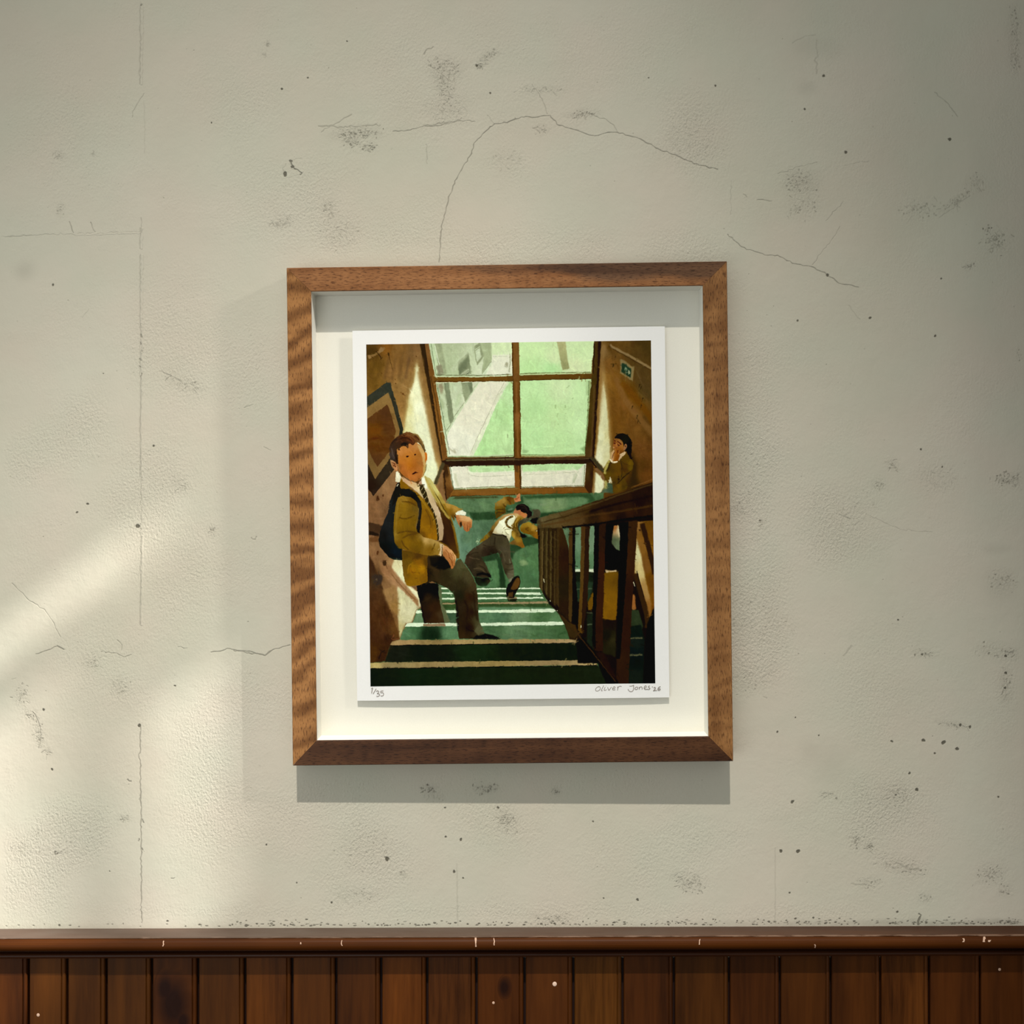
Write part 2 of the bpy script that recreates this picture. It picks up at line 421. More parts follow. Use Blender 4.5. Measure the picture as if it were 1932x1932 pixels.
    S('B', (180, 560, 1000, 1480), 110, 25, 110, 6, 6, .3, 9)
    for x0, y0, x1, y1, w in ((750, 640, 790, 605, 1.4), (605, 905, 612, 850, 2), (735, 900, 742, 860, 1.6), (640, 960, 635, 1020, 1.2), (830, 780, 838, 760, 2), (650, 1100, 655, 1108, 2.4), (738, 965, 744, 970, 2)):
        L('B', [(x0, y0), (x1, y1)], w, (138, 164, 110), 1, a=.7)
    P('B', [(1005, 545), (1045, 540), (1030, 720), (1012, 740)], (160, 186, 130), 3, a=.7)
    P('B', [(180, 1440), (270, 1450), (240, 1480), (185, 1480)], (128, 158, 108), 2.5, a=.8); P('B', [(930, 1430), (1000, 1380), (990, 1470)], (120, 152, 100), 3, a=.8)
    P('B', [(190, 1330), (215, 1470), (180, 1470)], (150, 182, 128), 2.5, a=.7)
    L('A', [(1080, 1525), (1500, 1520), (1925, 1500)], 2.2, (180, 196, 150)); L('A', [(1072, 1533), (1500, 1532), (1925, 1515)], 1.2, (104, 110, 78))
    L('B', [(165, 1500), (500, 1508), (1000, 1498)], 1.4, (112, 134, 84)); L('B', [(165, 1515), (500, 1524), (1010, 1512)], 2.4, (150, 152, 100))
    L('A', [(905, 575), (1080, 1520)], 2.2, (196, 208, 168)); L('A', [(930, 580), (1095, 1500)], 1, (86, 106, 76)); L('A', [(912, 566), (1300, 556), (1920, 552)], 1, (214, 222, 188))
    L('B', [(1045, 545), (1025, 1000), (992, 1500)], 1.3, (92, 110, 64)); L('B', [(1062, 540), (1040, 1000), (1005, 1505)], 2, (140, 150, 96))
    # lower panes
    P('C', [(1080, -50), (1985, -60), (2000, 275), (1140, 305)], (216, 212, 188), .9, tex=6)
    P('C', [(1335, 10), (1420, -25), (1990, -45), (1990, 72), (1700, 68), (1420, 80), (1350, 62)], (180, 212, 152), 1, tex=10)
    L('C', [(1330, 0), (1335, 80), (1400, 120), (1550, 130), (1900, 112)], 1, (182, 182, 154)); L('C', [(1360, 60), (1420, 82), (1980, 60)], 1.6, (212, 218, 186))
    L('C', [(1165, 90), (1180, 180), (1210, 260)], 4, (196, 196, 164), 2); L('C', [(1120, 0), (1165, 290)], 1.6, (222, 228, 204)); L('C', [(1100, 0), (1148, 290)], 1.4, (110, 124, 94))
    L('C', [(1150, 290), (1500, 270), (1990, 255)], 1.4, (118, 126, 92)); L('C', [(1150, 300), (1500, 282), (1990, 266)], 1.6, (176, 184, 140))
    P('D', [(160, -30), (1010, -38), (985, 258), (170, 278)], (216, 212, 186), .9, tex=5)
    P('D', [(165, -30), (1000, -38), (900, 45), (600, 60), (185, 72)], (178, 210, 150), 1, tex=10)
    L('D', [(190, 105), (500, 98), (900, 70)], 1, (192, 190, 160)); L('D', [(190, 68), (880, 42)], 1.6, (204, 214, 176))
    for k in range(5):
        L('D', [(915 - k * 16, 60 + k * 10), (840 - k * 4 + 12, 210)], .9, (176, 184, 148), .8, a=.8)
    L('D', [(975, -20), (955, 240)], 1.2, (196, 206, 170)); L('D', [(992, -20), (978, 250)], 1.4, (120, 132, 96)); L('D', [(172, 268), (500, 262), (978, 248)], 1.4, (110, 116, 80))
    # frame timbers
    P('A', [(702, 40), (772, 40), (838, 430), (905, 800), (965, 1200), (1015, 1560), (1000, 1650), (930, 1280), (850, 830), (785, 470), (735, 200)], (48, 34, 12), 1)
    P('A', [(768, 40), (818, 40), (905, 500), (960, 860), (1070, 1540), (1005, 1590), (935, 1130), (860, 640)], [(800, 100, (118, 82, 44)), (860, 480, (112, 76, 34)), (960, 1000, (122, 82, 36)), (1030, 1500, (110, 74, 34))], .9)
    L('A', [(850, 480), (925, 860), (1000, 1380)], 1.6, (60, 40, 14), 1, a=.8); L('A', [(690, 420), (760, 760), (870, 1280), (930, 1600)], 6, (140, 106, 60), 4, a=.65)
    P('A', [(885, 492), (1400, 494), (1932, 482), (1932, 548), (1400, 552), (900, 562)], (104, 72, 26), .9); P('B', [(-20, 478), (500, 468), (1085, 456), (1090, 520), (500, 530), (-20, 548)], (92, 64, 22), .9)
    L('A', [(900, 552), (1400, 545), (1930, 545)], 1.3, (66, 42, 14)); L('B', [(-10, 548), (500, 528), (1080, 518)], 1.3, (58, 38, 12))
    P('B', [(38, 30), (134, 30), (150, 700), (165, 1550), (70, 1552), (60, 800)], [(60, 200, (108, 74, 32)), (110, 200, (112, 80, 40)), (80, 900, (88, 58, 20)), (120, 1000, (124, 84, 42)), (140, 1400, (92, 60, 20))], .9)
    L('B', [(100, 560), (110, 1000), (125, 1530)], 3, (134, 92, 48), 1.6, a=.8); L('B', [(142, 560), (150, 1000), (158, 1530)], 1.6, (76, 50, 14)); L('B', [(52, 60), (62, 700), (78, 1530)], 1.6, (66, 44, 14))
    P('B', [(72, 1620), (150, 1620), (165, 1932), (168, 2030), (88, 2030), (80, 1800)], (122, 78, 32), .9); L('B', [(148, 1640), (160, 2020)], 2.4, (62, 40, 12)); P('B', [(70, 1630), (125, 1630), (128, 1740), (80, 1720)], (84, 56, 26), 1)
    P('B', [(1112, 20), (1205, 20), (1165, 700), (1140, 1100), (1112, 1560), (990, 1550), (1030, 1100), (1062, 700), (1085, 460)], [(1130, 150, (74, 54, 22)), (1090, 700, (70, 54, 18)), (1040, 1300, (66, 50, 16)), (1060, 1500, (78, 58, 28))], .9)
    P('B', [(1165, 20), (1202, 20), (1162, 700), (1138, 1100), (1112, 1550), (1082, 1540), (1122, 900), (1148, 500)], (38, 22, 8), 1); L('B', [(1115, 600), (1095, 1100), (1075, 1530)], 2.4, (100, 72, 44), 1.6, a=.7); L('B', [(1120, 60), (1100, 450)], 1.6, (40, 26, 8))
    P('A', [(1000, 1590), (1040, 1562), (1500, 1548), (1940, 1535), (1940, 1645), (1500, 1645), (1085, 1660), (1060, 1720), (1000, 1680)], (42, 26, 12), .9)
    P('B', [(-20, 1548), (500, 1545), (1060, 1540), (1120, 1570), (1100, 1622), (500, 1625), (-20, 1645)], (44, 28, 12), .9)
    L('A', [(1050, 1578), (1300, 1572), (1940, 1560)], 2.8, (104, 98, 66), 1.2, a=.85); L('B', [(0, 1568), (500, 1562), (1060, 1556)], 2.2, (88, 74, 48), 1.2, a=.8)
    P('C', [(1000, -40), (1085, -20), (1120, 200), (1150, 300), (1115, 390), (1050, 445), (1018, 250)], [(1040, 50, (58, 38, 18)), (1100, 200, (116, 80, 40)), (1060, 330, (84, 54, 24))], .9)
    L('C', [(1075, 0), (1110, 200), (1135, 300)], 2, (124, 90, 48), 1); L('C', [(1020, 60), (1040, 300), (1055, 430)], 2.2, (44, 28, 12))
    P('C', [(1110, 345), (1150, 300), (1500, 288), (1990, 272), (1990, 378), (1500, 378), (1100, 395)], [(1300, 315, (134, 100, 50)), (1900, 300, (132, 98, 48)), (1300, 360, (106, 64, 20)), (1900, 350, (104, 64, 22))], .9)
    P('D', [(-20, 295), (500, 285), (1010, 280), (1060, 345), (500, 355), (-20, 382)], [(200, 310, (132, 94, 44)), (800, 300, (124, 84, 36)), (200, 355, (104, 62, 16)), (800, 335, (102, 60, 18))], .9)
    L('C', [(1110, 388), (1500, 380), (1990, 368)], 2, (66, 40, 14)); L('D', [(-20, 372), (500, 362), (1060, 345)], 1.8, (68, 38, 10)); L('C', [(1140, 305), (1990, 275)], 1, (84, 76, 40))
    P('D', [(1008, -30), (1105, -60), (1085, 350), (1045, 338), (995, 275)], [(1030, 100, (80, 60, 26)), (1080, 100, (46, 26, 10)), (1060, 300, (60, 36, 14))], .9)
    L('C', [(1015, -50), (960, 100), (905, 230)], 6.5, (70, 62, 40), 1); L('C', [(1010, 50), (955, 200)], 4.6, (128, 94, 60), 1.2)
    L('B', [(1060, 1545), (1120, 1580), (1180, 1660), (1240, 1720)], 7, (62, 56, 36), 1); L('B', [(1050, 1560), (1120, 1640), (1220, 1780)], 2.2, (26, 16, 8)); L('B', [(1130, 1680), (1180, 1730), (1240, 1820)], 5.5, (122, 90, 56), 1.2)
    # ---- green landing under the window
    P('C', [(1050, 440), (1110, 392), (1500, 380), (1990, 370), (3100, 340), (3050, 1600), (900, 1600), (1000, 900)],
      [(1300, 480, (84, 112, 78)), (1600, 520, (88, 116, 80)), (1200, 800, (98, 128, 104)), (1350, 900, (84, 112, 84)), (1600, 800, (78, 106, 78)), (1250, 1100, (92, 122, 98)), (1700, 1400, (76, 112, 72)), (1500, 1500, (74, 108, 72)), (2300, 480, (88, 116, 78)), (2700, 430, (72, 102, 66)), (2250, 1250, (78, 112, 72)), (2150, 1450, (68, 100, 66)), (2500, 1300, (84, 116, 80))], 1, tex=16)
    P('G', [(180, 200), (800, 190), (760, 160), (0, 170), (-60, 205)], (56, 60, 32), 2)
    P('C', [(1330, 590), (1500, 600), (1720, 580), (1720, 690), (1500, 695), (1400, 705)], (42, 66, 40), 1.6, tex=12)
    P('D', [(400, 610), (700, 585), (760, 600), (560, 660), (400, 680)], (38, 62, 36), 1.6); P('D', [(40, 540), (300, 530), (420, 600), (400, 700), (100, 640)], (60, 90, 62), 2)
    P('D', [(180, 380), (1060, 352), (1130, 440), (1050, 470), (960, 400), (240, 420)], (48, 74, 44), 2, tex=12)
    P('D', [(220, 440), (900, 400), (1040, 420), (1000, 480), (700, 560), (500, 590), (300, 560)], [(300, 480, (96, 124, 88)), (600, 500, (114, 138, 96)), (900, 440, (88, 118, 80))], 3, tex=14)
    S('D', (230, 420, 1000, 580), 60, -3, 160, 2.6, 11, .4, 11); S('C', (1180, 420, 1700, 580), 45, 20, 140, 3, 9, .4, 12); S('C', (1180, 720, 1480, 1180), 70, -62, 170, 2.6, 10, .4, 13)
    S('D', (70, 1010, 400, 1540), 110, 70, 90, 3, 10, .4, 14); S('C', (1560, 1220, 1740, 1540), 30, 84, 130, 3, 9, .4, 15)
    P('D', [(130, 1240), (200, 1210), (260, 1260), (190, 1290)], (128, 150, 104), 3, a=.8)
    # ---- stairs
    P('E', [(960, 325), (1500, 325), (2300, 330), (2350, 420), (2500, 600), (2600, 800), (2750, 1010), (2800, 1290), (3010, 1300), (3300, 1700), (0, 1700), (60, 1320), (250, 1290), (330, 1040), (450, 1010), (520, 830), (610, 800), (670, 620), (900, 560)], (70, 102, 66), 1, tex=14)
    P('E', [(960, 520), (2400, 520), (2440, 610), (900, 620)], (52, 74, 40), 1.5, tex=14)
    P('E', [(1480, 590), (2000, 585), (2480, 600), (2500, 640), (1480, 640)], (92, 126, 92), 2)
    P('E', [(610, 800), (670, 670), (2500, 650), (2580, 790)], [(640, 740, (92, 120, 88)), (1120, 720, (60, 84, 60)), (1600, 740, (86, 120, 86)), (1720, 700, (74, 106, 76)), (2000, 720, (104, 132, 96)), (2300, 720, (76, 108, 68)), (2500, 760, (86, 118, 80))], 1, tex=16)
    P('E', [(440, 1015), (520, 845), (2600, 820), (2680, 1010)], [(560, 930, (78, 114, 78)), (650, 880, (60, 92, 60)), (800, 930, (22, 38, 22)), (900, 960, (20, 36, 20)), (1060, 930, (82, 116, 82)), (1160, 960, (88, 124, 88)), (1650, 900, (76, 106, 72)), (2000, 930, (86, 114, 80)), (2300, 930, (76, 106, 70)), (2600, 950, (62, 90, 56))], 1, tex=16)
    S('E', (1520, 850, 2600, 1000), 60, 4, 200, 3.4, 11, .4, 16); S('E', (1500, 660, 2480, 780), 40, 4, 180, 3, 10, .4, 17); S('E', (460, 860, 720, 1000), 20, 15, 110, 3, 10, .4, 18)
    P('E', [(250, 1290), (320, 1085), (1500, 1070), (2760, 1060), (2790, 1290), (1500, 1300), (250, 1310)], [(400, 1150, (26, 30, 20)), (900, 1200, (20, 26, 16)), (1400, 1150, (24, 40, 20)), (2000, 1150, (20, 28, 12)), (2500, 1200, (18, 26, 12)), (700, 1270, (18, 26, 14))], 1, tex=12)
    P('E', [(55, 1385), (1500, 1375), (3020, 1345), (3300, 1640), (40, 1640)], [(200, 1500, (18, 26, 12)), (700, 1450, (20, 34, 18)), (900, 1500, (20, 32, 16)), (1500, 1480, (24, 34, 18)), (2000, 1500, (24, 34, 16)), (2500, 1450, (24, 32, 16)), (3000, 1500, (26, 34, 18))], 1, tex=10)
    S('E', (300, 1100, 2700, 1280), 50, 2, 260, 3, 5, .4, 19); S('E', (100, 1400, 3000, 1580), 40, 3, 300, 4, 5, .4, 20)
    W, T = (212, 226, 192), (150, 132, 90)
    for q, c in (([(960, 335), (1500, 345), (2320, 332), (2330, 352), (1500, 362), (960, 356)], W), ([(975, 398), (1500, 402), (2270, 396), (2285, 430), (1500, 418), (975, 416)], W),
                 ([(985, 468), (1500, 464), (2310, 458), (2325, 478), (1500, 486), (985, 490)], W), ([(1000, 535), (1500, 530), (2370, 515), (2390, 545), (1500, 548), (1000, 556)], (146, 130, 94)),
                 ([(660, 632), (1500, 630), (2470, 608), (2490, 640), (2440, 655), (1500, 662), (650, 672)], W), ([(540, 795), (1500, 796), (2570, 778), (2590, 812), (2560, 822), (1500, 832), (505, 846)], W)):
        P('E', q, c, .8, tex=8)
    P('E', [(1840, 455), (1960, 455), (1980, 480), (1850, 490)], (140, 120, 84), 1); P('E', [(1850, 480), (1980, 478), (1960, 520), (1850, 515)], (24, 32, 18), 1.4); P('E', [(750, 810), (1035, 805), (1040, 840), (750, 842)], (140, 116, 88), .9)
    P('E', [(345, 1030), (440, 1020), (1500, 1010), (2750, 1003), (2752, 1052), (1500, 1070), (900, 1078), (312, 1090)], [(400, 1055, (158, 132, 88)), (900, 1050, (134, 114, 72)), (1300, 1045, (160, 138, 90)), (1800, 1040, (148, 128, 82)), (2700, 1030, (162, 138, 96))], .8, tex=12)
    P('E', [(60, 1325), (200, 1312), (1500, 1295), (2900, 1278), (3000, 1290), (3020, 1345), (2600, 1345), (1500, 1366), (60, 1388)], [(100, 1360, (176, 158, 100)), (300, 1345, (138, 122, 82)), (900, 1340, (142, 122, 80)), (1700, 1330, (146, 126, 78)), (2500, 1310, (140, 120, 82)), (2950, 1310, (172, 148, 100))], .8, tex=12)
    L('E', [(60, 1392), (1500, 1372), (3010, 1348)], 1.6, (8, 10, 4)); L('E', [(310, 1094), (1500, 1074), (2750, 1056)], 1.4, (10, 12, 6))
    for x, y in ((2920, 1330), (3000, 1332), (2890, 1328), (2660, 1350)):
        L('E', [(x, y), (x + 16, y + 8)], 1.6, (96, 74, 40))
    # lower left wall: light patch, rail, dark foot
    P('E', [(380, -60), (480, -20), (520, 280), (690, 400), (720, 580), (660, 625), (600, 790), (520, 800), (440, 1005), (420, 700), (400, 350), (330, 100)],
      [(420, 50, (206, 198, 150)), (480, 150, (216, 214, 172)), (600, 330, (218, 214, 172)), (460, 450, (198, 192, 146)), (560, 620, (206, 200, 158)), (470, 850, (186, 174, 122)), (540, 760, (202, 196, 152))], 2, tex=10)
    P('E', [(180, 0), (330, 60), (460, 230), (690, 500), (690, 600), (560, 450), (420, 320), (400, 380), (200, 120)], [(250, 60, (138, 100, 66)), (450, 280, (152, 116, 80)), (660, 540, (146, 108, 70))], 2, tex=10)
    L('E', [(330, 150), (450, 300), (650, 500)], 1.4, (110, 78, 46), 1.2)
    P('E', [(40, -100), (110, 40), (220, 330), (300, 560), (420, 900), (440, 1010), (350, 1030), (310, 1090), (250, 1300), (40, 1320)],
      [(80, 50, (58, 38, 22)), (130, 250, (66, 48, 30)), (160, 450, (76, 50, 28)), (200, 620, (70, 44, 22)), (250, 800, (74, 46, 22)), (360, 900, (92, 62, 30)), (120, 950, (64, 40, 20)), (280, 1000, (56, 34, 18)), (120, 1200, (70, 44, 14)), (200, 1250, (50, 30, 14))], 2, tex=18)
    P('E', [(220, 380), (330, 640), (360, 660), (430, 700), (420, 420), (380, 300)], [(300, 450, (146, 112, 70)), (400, 600, (140, 106, 58))], 4, tex=10)
    S('E', (90, 480, 380, 1000), 50, 75, 150, 3, 9, .4, 21)
    P('E', [(80, 190), (150, 160), (220, 190), (200, 280), (120, 300)], (54, 44, 36), 2.4, sm=True); P('E', [(120, 230), (150, 215), (155, 250)], (84, 70, 54), 1.4)
    for q, w in (([(235, -10), (250, 20), (285, 95)], 2.4), ([(225, -10), (270, -15)], 3.4)):
        L('E', q, w, (58, 36, 18), 1, taper=True)
    P('C', [(150, 380), (175, 400), (178, 440), (145, 448), (138, 425)], (66, 40, 22), 1, sm=True); P('C', [(220, 1240), (262, 1228), (270, 1270), (240, 1295)], (60, 42, 24), 1, sm=True)
    for x, y in ((228, 378), (158, 1118), (150, 1135)):
        L('C', [(x, y - 14), (x + 4, y + 14)], 3, (78, 48, 26))
    P('C', [(40, 725), (230, 770), (190, 870), (40, 850)], (62, 44, 28), 1.2); P('C', [(40, 840), (180, 870), (170, 915), (40, 890)], (34, 24, 16), 1.2); P('C', [(50, 930), (170, 900), (165, 985), (55, 980)], (92, 62, 36), 1.6)
    L('E', [(170, 1270), (200, 1190), (250, 1150)], 2, (32, 20, 10)); L('E', [(430, 1005), (340, 1010), (370, 950)], 1.6, (110, 66, 40))
    # ---- girl by the right wall
    P('I', [(1200, 700), (1350, 1100), (1380, 1700), (1150, 1760), (1200, 1300)], (46, 34, 10), 6, a=.8)
    P('I', [(560, 1640), (680, 1640), (700, 1932), (350, 1932), (440, 1810)], [(600, 1700, (66, 82, 60)), (450, 1900, (84, 100, 76)), (640, 1850, (58, 76, 58))], 1)
    P('I', [(1060, 800), (1130, 850), (1220, 1000), (1270, 1100), (1240, 1250), (1130, 1400), (1000, 1500), (1100, 1700), (1080, 1820), (800, 1932), (700, 1932), (690, 1700), (640, 1450), (560, 1620), (470, 1500), (430, 1400), (440, 1250), (520, 1100), (600, 1030), (680, 1090), (830, 1100), (900, 960)],
      [(1000, 900, (88, 66, 8)), (1100, 950, (84, 62, 14)), (1150, 1100, (104, 80, 8)), (1050, 1150, (80, 54, 6)), (1180, 1250, (98, 78, 10)), (1040, 1270, (70, 44, 6)), (800, 1200, (94, 66, 4)), (820, 1400, (98, 68, 2)), (700, 1300, (78, 58, 8)), (580, 1250, (70, 52, 8)), (560, 1450, (92, 72, 20)), (750, 1550, (84, 62, 4)), (950, 1500, (80, 60, 8)), (850, 1750, (104, 76, 8)), (720, 1650, (64, 46, 6)), (1000, 1750, (74, 56, 12))], 1, sm=False, tex=9)
    L('I', [(600, 1040), (520, 1180), (460, 1400)], 5, (176, 164, 86), 1.2); L('I', [(480, 1580), (500, 1700), (480, 1820)], 4.6, (168, 158, 90), 1.2); L('I', [(640, 1060), (560, 1250), (500, 1330)], 3, (54, 40, 8), 1.4)
    P('I', [(620, 1470), (670, 1660), (570, 1650), (600, 1540)], (214, 206, 168), .9)
    L('I', [(1180, 1320), (1050, 1440), (930, 1560), (800, 1690)], 1.6, (44, 30, 6)); L('I', [(930, 1100), (945, 1330), (930, 1500)], 1.6, (56, 40, 6)); L('I', [(900, 980), (960, 1220), (1010, 1300)], 2.4, (62, 44, 8), 1.4)
    L('I', [(850, 1520), (865, 1570)], 3, (40, 26, 8)); L('I', [(930, 1030), (1000, 1110), (1120, 1130)], 1.6, (70, 50, 6), 1.2); L('I', [(1010, 1180), (1100, 1190), (1150, 1170)], 1.8, (82, 58, 6), 1.2)
    P('I', [(745, 360), (840, 280), (960, 260), (1100, 310), (1200, 440), (1230, 520), (1220, 750), (1200, 850), (1240, 1000), (1180, 980), (1130, 880), (1080, 800), (1030, 740), (1000, 620), (960, 480), (880, 420), (780, 400), (735, 430)], [(850, 340, (22, 18, 12)), (1050, 450, (26, 26, 18)), (1150, 600, (12, 10, 8)), (1180, 850, (26, 16, 10)), (1100, 720, (12, 10, 6))], .9, tex=6)
    P('I', [(740, 400), (870, 420), (970, 520), (990, 620), (1000, 720), (960, 790), (870, 830), (760, 720), (705, 640), (705, 480)],
      [(780, 440, (130, 84, 38)), (900, 480, (150, 108, 60)), (930, 620, (158, 102, 44)), (860, 700, (150, 90, 30)), (740, 620, (152, 92, 40)), (780, 520, (140, 86, 36)), (900, 780, (110, 66, 22))], .9, tex=5)
    P('I', [(1005, 620), (1050, 565), (1085, 600), (1075, 680), (1020, 735), (985, 720)], (150, 104, 66), .9, sm=True); L('I', [(1030, 640), (1050, 610), (1055, 660)], 1.2, (84, 48, 22))
    L('I', [(810, 490), (870, 520), (925, 580)], 2, (72, 22, 10), .9); L('I', [(715, 470), (760, 490)], 1.8, (72, 24, 12)); P('I', [(720, 520), (770, 530), (750, 575), (715, 560)], (70, 26, 20), 1); P('I', [(815, 560), (890, 590), (860, 625), (810, 600)], (54, 20, 16), 1)
    L('I', [(795, 550), (790, 620), (810, 660)], 1.4, (180, 118, 62), .9); P('I', [(730, 640), (800, 650), (800, 690), (740, 690)], (112, 56, 24), 1.2); P('I', [(700, 620), (740, 640), (735, 690), (700, 700)], (200, 150, 100), 1)
    P('I', [(870, 850), (1010, 770), (1065, 800), (1040, 850), (930, 930), (880, 1030), (860, 1000), (890, 920)], (206, 176, 132), .9)
    P('I', [(690, 740), (760, 690), (830, 720), (870, 850), (890, 880), (860, 1000), (830, 1050), (690, 1040), (640, 960), (650, 820)], [(700, 780, (170, 120, 66)), (800, 800, (146, 80, 14)), (790, 980, (130, 70, 6)), (650, 930, (184, 140, 92)), (860, 900, (120, 64, 12))], .9, tex=5)
    P('I', [(640, 800), (700, 720), (720, 740), (680, 860), (660, 990), (612, 960)], (184, 150, 100), .9); L('I', [(720, 760), (690, 860), (690, 1020)], 1.8, (206, 160, 112), .9); L('I', [(745, 760), (700, 860), (675, 960)], 1, (74, 38, 12)); L('I', [(830, 740), (820, 810)], 2.2, (88, 40, 10), 1); L('I', [(860, 750), (845, 850)], 1.2, (176, 116, 56))
    P('I', [(590, 985), (640, 980), (700, 1050), (830, 1045), (835, 1080), (700, 1100), (640, 1050)], (222, 204, 166), .9)
    # ---- the boy lying on the landing
    P('G', [(1130, 870), (1530, 920), (1530, 1010), (1300, 1060), (1150, 1140), (1060, 1190), (1040, 1320), (1000, 1250), (990, 1040)], (40, 62, 38), 2.4, tex=12)
    P('G', [(430, 1260), (760, 1180), (830, 1300), (760, 1310), (520, 1350), (470, 1340)], (40, 60, 38), 2, tex=10)
    P('G', [(740, 1290), (830, 1300), (900, 1650), (920, 1820), (805, 1822), (795, 1500), (760, 1330)], (34, 54, 32), 1.6, tex=10)
    P('G', [(910, 340), (1090, 260), (1230, 140), (1240, 290), (1110, 330), (1060, 430), (930, 470)], [(1000, 350, (66, 98, 66)), (1200, 220, (48, 74, 46)), (980, 440, (30, 48, 26))], 2); P('G', [(950, 400), (1040, 370), (1050, 400), (960, 420)], (104, 132, 104), 2)
    P('G', [(718, 290), (780, 235), (850, 205), (880, 165), (960, 160), (1060, 185), (1072, 285), (1020, 310), (935, 320), (905, 350), (925, 470), (850, 490), (745, 570), (720, 500)],
      [(780, 280, (150, 116, 50)), (880, 240, (156, 126, 58)), (980, 190, (84, 52, 8)), (1020, 270, (112, 82, 26)), (800, 400, (104, 80, 18)), (770, 500, (78, 58, 12)), (890, 430, (76, 56, 12))], .9, sm=False, tex=10)
    for q in ([(740, 410), (800, 395), (880, 400)], [(740, 470), (800, 450), (900, 470)], [(860, 300), (900, 340), (930, 350)], [(940, 210), (990, 250), (1000, 300)]):
        L('G', q, 2.2, (62, 42, 10), 1.4, a=.85)
    P('G', [(1058, 200), (1100, 180), (1130, 130), (1165, 105), (1185, 125), (1175, 160), (1192, 240), (1085, 270)], [(1150, 140, (186, 122, 76)), (1080, 220, (178, 112, 68)), (1170, 220, (188, 124, 84))], .9, tex=6); L('G', [(1085, 210), (1120, 200), (1150, 175)], 1.6, (112, 50, 20), 1)
    P('G', [(1060, 465), (960, 475), (860, 510), (760, 590), (660, 700), (630, 780), (560, 850), (455, 955), (440, 1000), (500, 995), (640, 890), (680, 820), (760, 700), (850, 590), (940, 525), (1070, 495)],
      [(950, 490, (176, 142, 92)), (800, 580, (150, 120, 64)), (690, 720, (128, 98, 44)), (560, 880, (120, 92, 26)), (470, 970, (124, 94, 20)), (660, 830, (66, 46, 14))], .9, tex=9)
    P('G', [(680, 830), (760, 700), (800, 680), (640, 900), (580, 930)], (58, 44, 18), 1.4, a=.8)
    P('G', [(1040, 495), (1110, 515), (1090, 570), (1020, 690), (1050, 760), (1010, 830), (1000, 930), (980, 985), (930, 900), (840, 855), (668, 832), (720, 740), (800, 620), (920, 530)], [(1060, 540, (226, 226, 190)), (850, 640, (230, 232, 200)), (780, 760, (222, 220, 184)), (720, 820, (186, 170, 128)), (950, 800, (226, 224, 184)), (960, 930, (188, 178, 138)), (1000, 620, (224, 224, 190))], .9, tex=6)
    for q in ([(870, 750), (905, 720)], [(840, 850), (860, 800)], [(1000, 760), (940, 760), (890, 780)], [(900, 800), (960, 860)]):
        L('G', q, 1.2, (150, 144, 108), .9)
    L('G', [(668, 842), (760, 858), (860, 868), (930, 905)], 3.2, (30, 22, 14), 1)
    P('G', [(670, 855), (760, 865), (860, 875), (950, 930), (985, 1010), (960, 1120), (800, 1170), (620, 1230), (470, 1260), (560, 1420), (640, 1600), (648, 1640), (600, 1640), (480, 1640), (330, 1620), (230, 1460), (165, 1370), (190, 1240), (330, 1100), (500, 980), (630, 900)],
      [(640, 940, (60, 54, 38)), (800, 950, (66, 60, 40)), (480, 1060, (70, 62, 44)), (300, 1180, (66, 58, 40)), (240, 1260, (60, 46, 34)), (560, 1150, (44, 34, 24)), (650, 1200, (34, 26, 16)), (380, 1300, (46, 40, 26)), (300, 1450, (44, 38, 26)), (450, 1450, (70, 60, 40)), (560, 1540, (58, 48, 32)), (420, 1580, (48, 42, 30))], .9, tex=10)
    P('G', [(715, 900), (950, 930), (990, 1040), (1010, 1250), (1045, 1400), (1070, 1580), (1078, 1625), (1020, 1650), (960, 1670), (900, 1560), (860, 1430), (800, 1230), (740, 1100)],
      [(800, 980, (58, 52, 36)), (900, 1000, (70, 64, 44)), (880, 1150, (76, 70, 52)), (960, 1250, (72, 64, 46)), (820, 1200, (44, 36, 24)), (930, 1450, (62, 54, 36)), (1030, 1500, (84, 80, 60)), (990, 1600, (86, 82, 62)), (890, 1530, (44, 38, 24))], .9, tex=10)
    for q, c in (([(720, 890), (715, 960), (705, 1030)], (34, 28, 18)), ([(250, 1260), (340, 1290), (440, 1310)], (84, 72, 52)), ([(210, 1240), (330, 1190), (420, 1180)], (40, 34, 22)), ([(330, 1480), (450, 1480), (570, 1570)], (88, 76, 54)), ([(380, 1530), (480, 1540), (600, 1610)], (34, 28, 20)),
                 ([(420, 1420), (520, 1470), (600, 1590)], (36, 30, 20)), ([(900, 1380), (960, 1400), (1030, 1380)], (42, 36, 24)), ([(910, 1480), (980, 1500), (1050, 1480)], (44, 38, 26)), ([(950, 1560), (1060, 1590)], (100, 96, 74)), ([(980, 1300), (1000, 1370)], (110, 110, 86)), ([(500, 1040), (640, 1080), (720, 1060)], (42, 34, 22)), ([(780, 1120), (860, 1200), (900, 1350)], (92, 84, 62))):
        L('G', q, 1.8, c, 1.2, a=.8)
    L('G', [(380, 1590), (520, 1570), (640, 1620)], 5, (14, 12, 8), 1.4); P('G', [(335, 1625), (480, 1645), (600, 1640), (640, 1700), (570, 1790), (460, 1800), (390, 1770)], [(420, 1700, (28, 32, 20)), (520, 1680, (10, 10, 6)), (600, 1700, (44, 38, 22)), (520, 1780, (34, 52, 30))], 1.2)
    L('G', [(490, 1700), (540, 1660), (610, 1680)], 1.6, (8, 6, 4)); L('G', [(640, 1710), (680, 1680)], 1, (24, 36, 20)); L('G', [(575, 1560), (620, 1600), (645, 1640)], 2.4, (14, 12, 8))
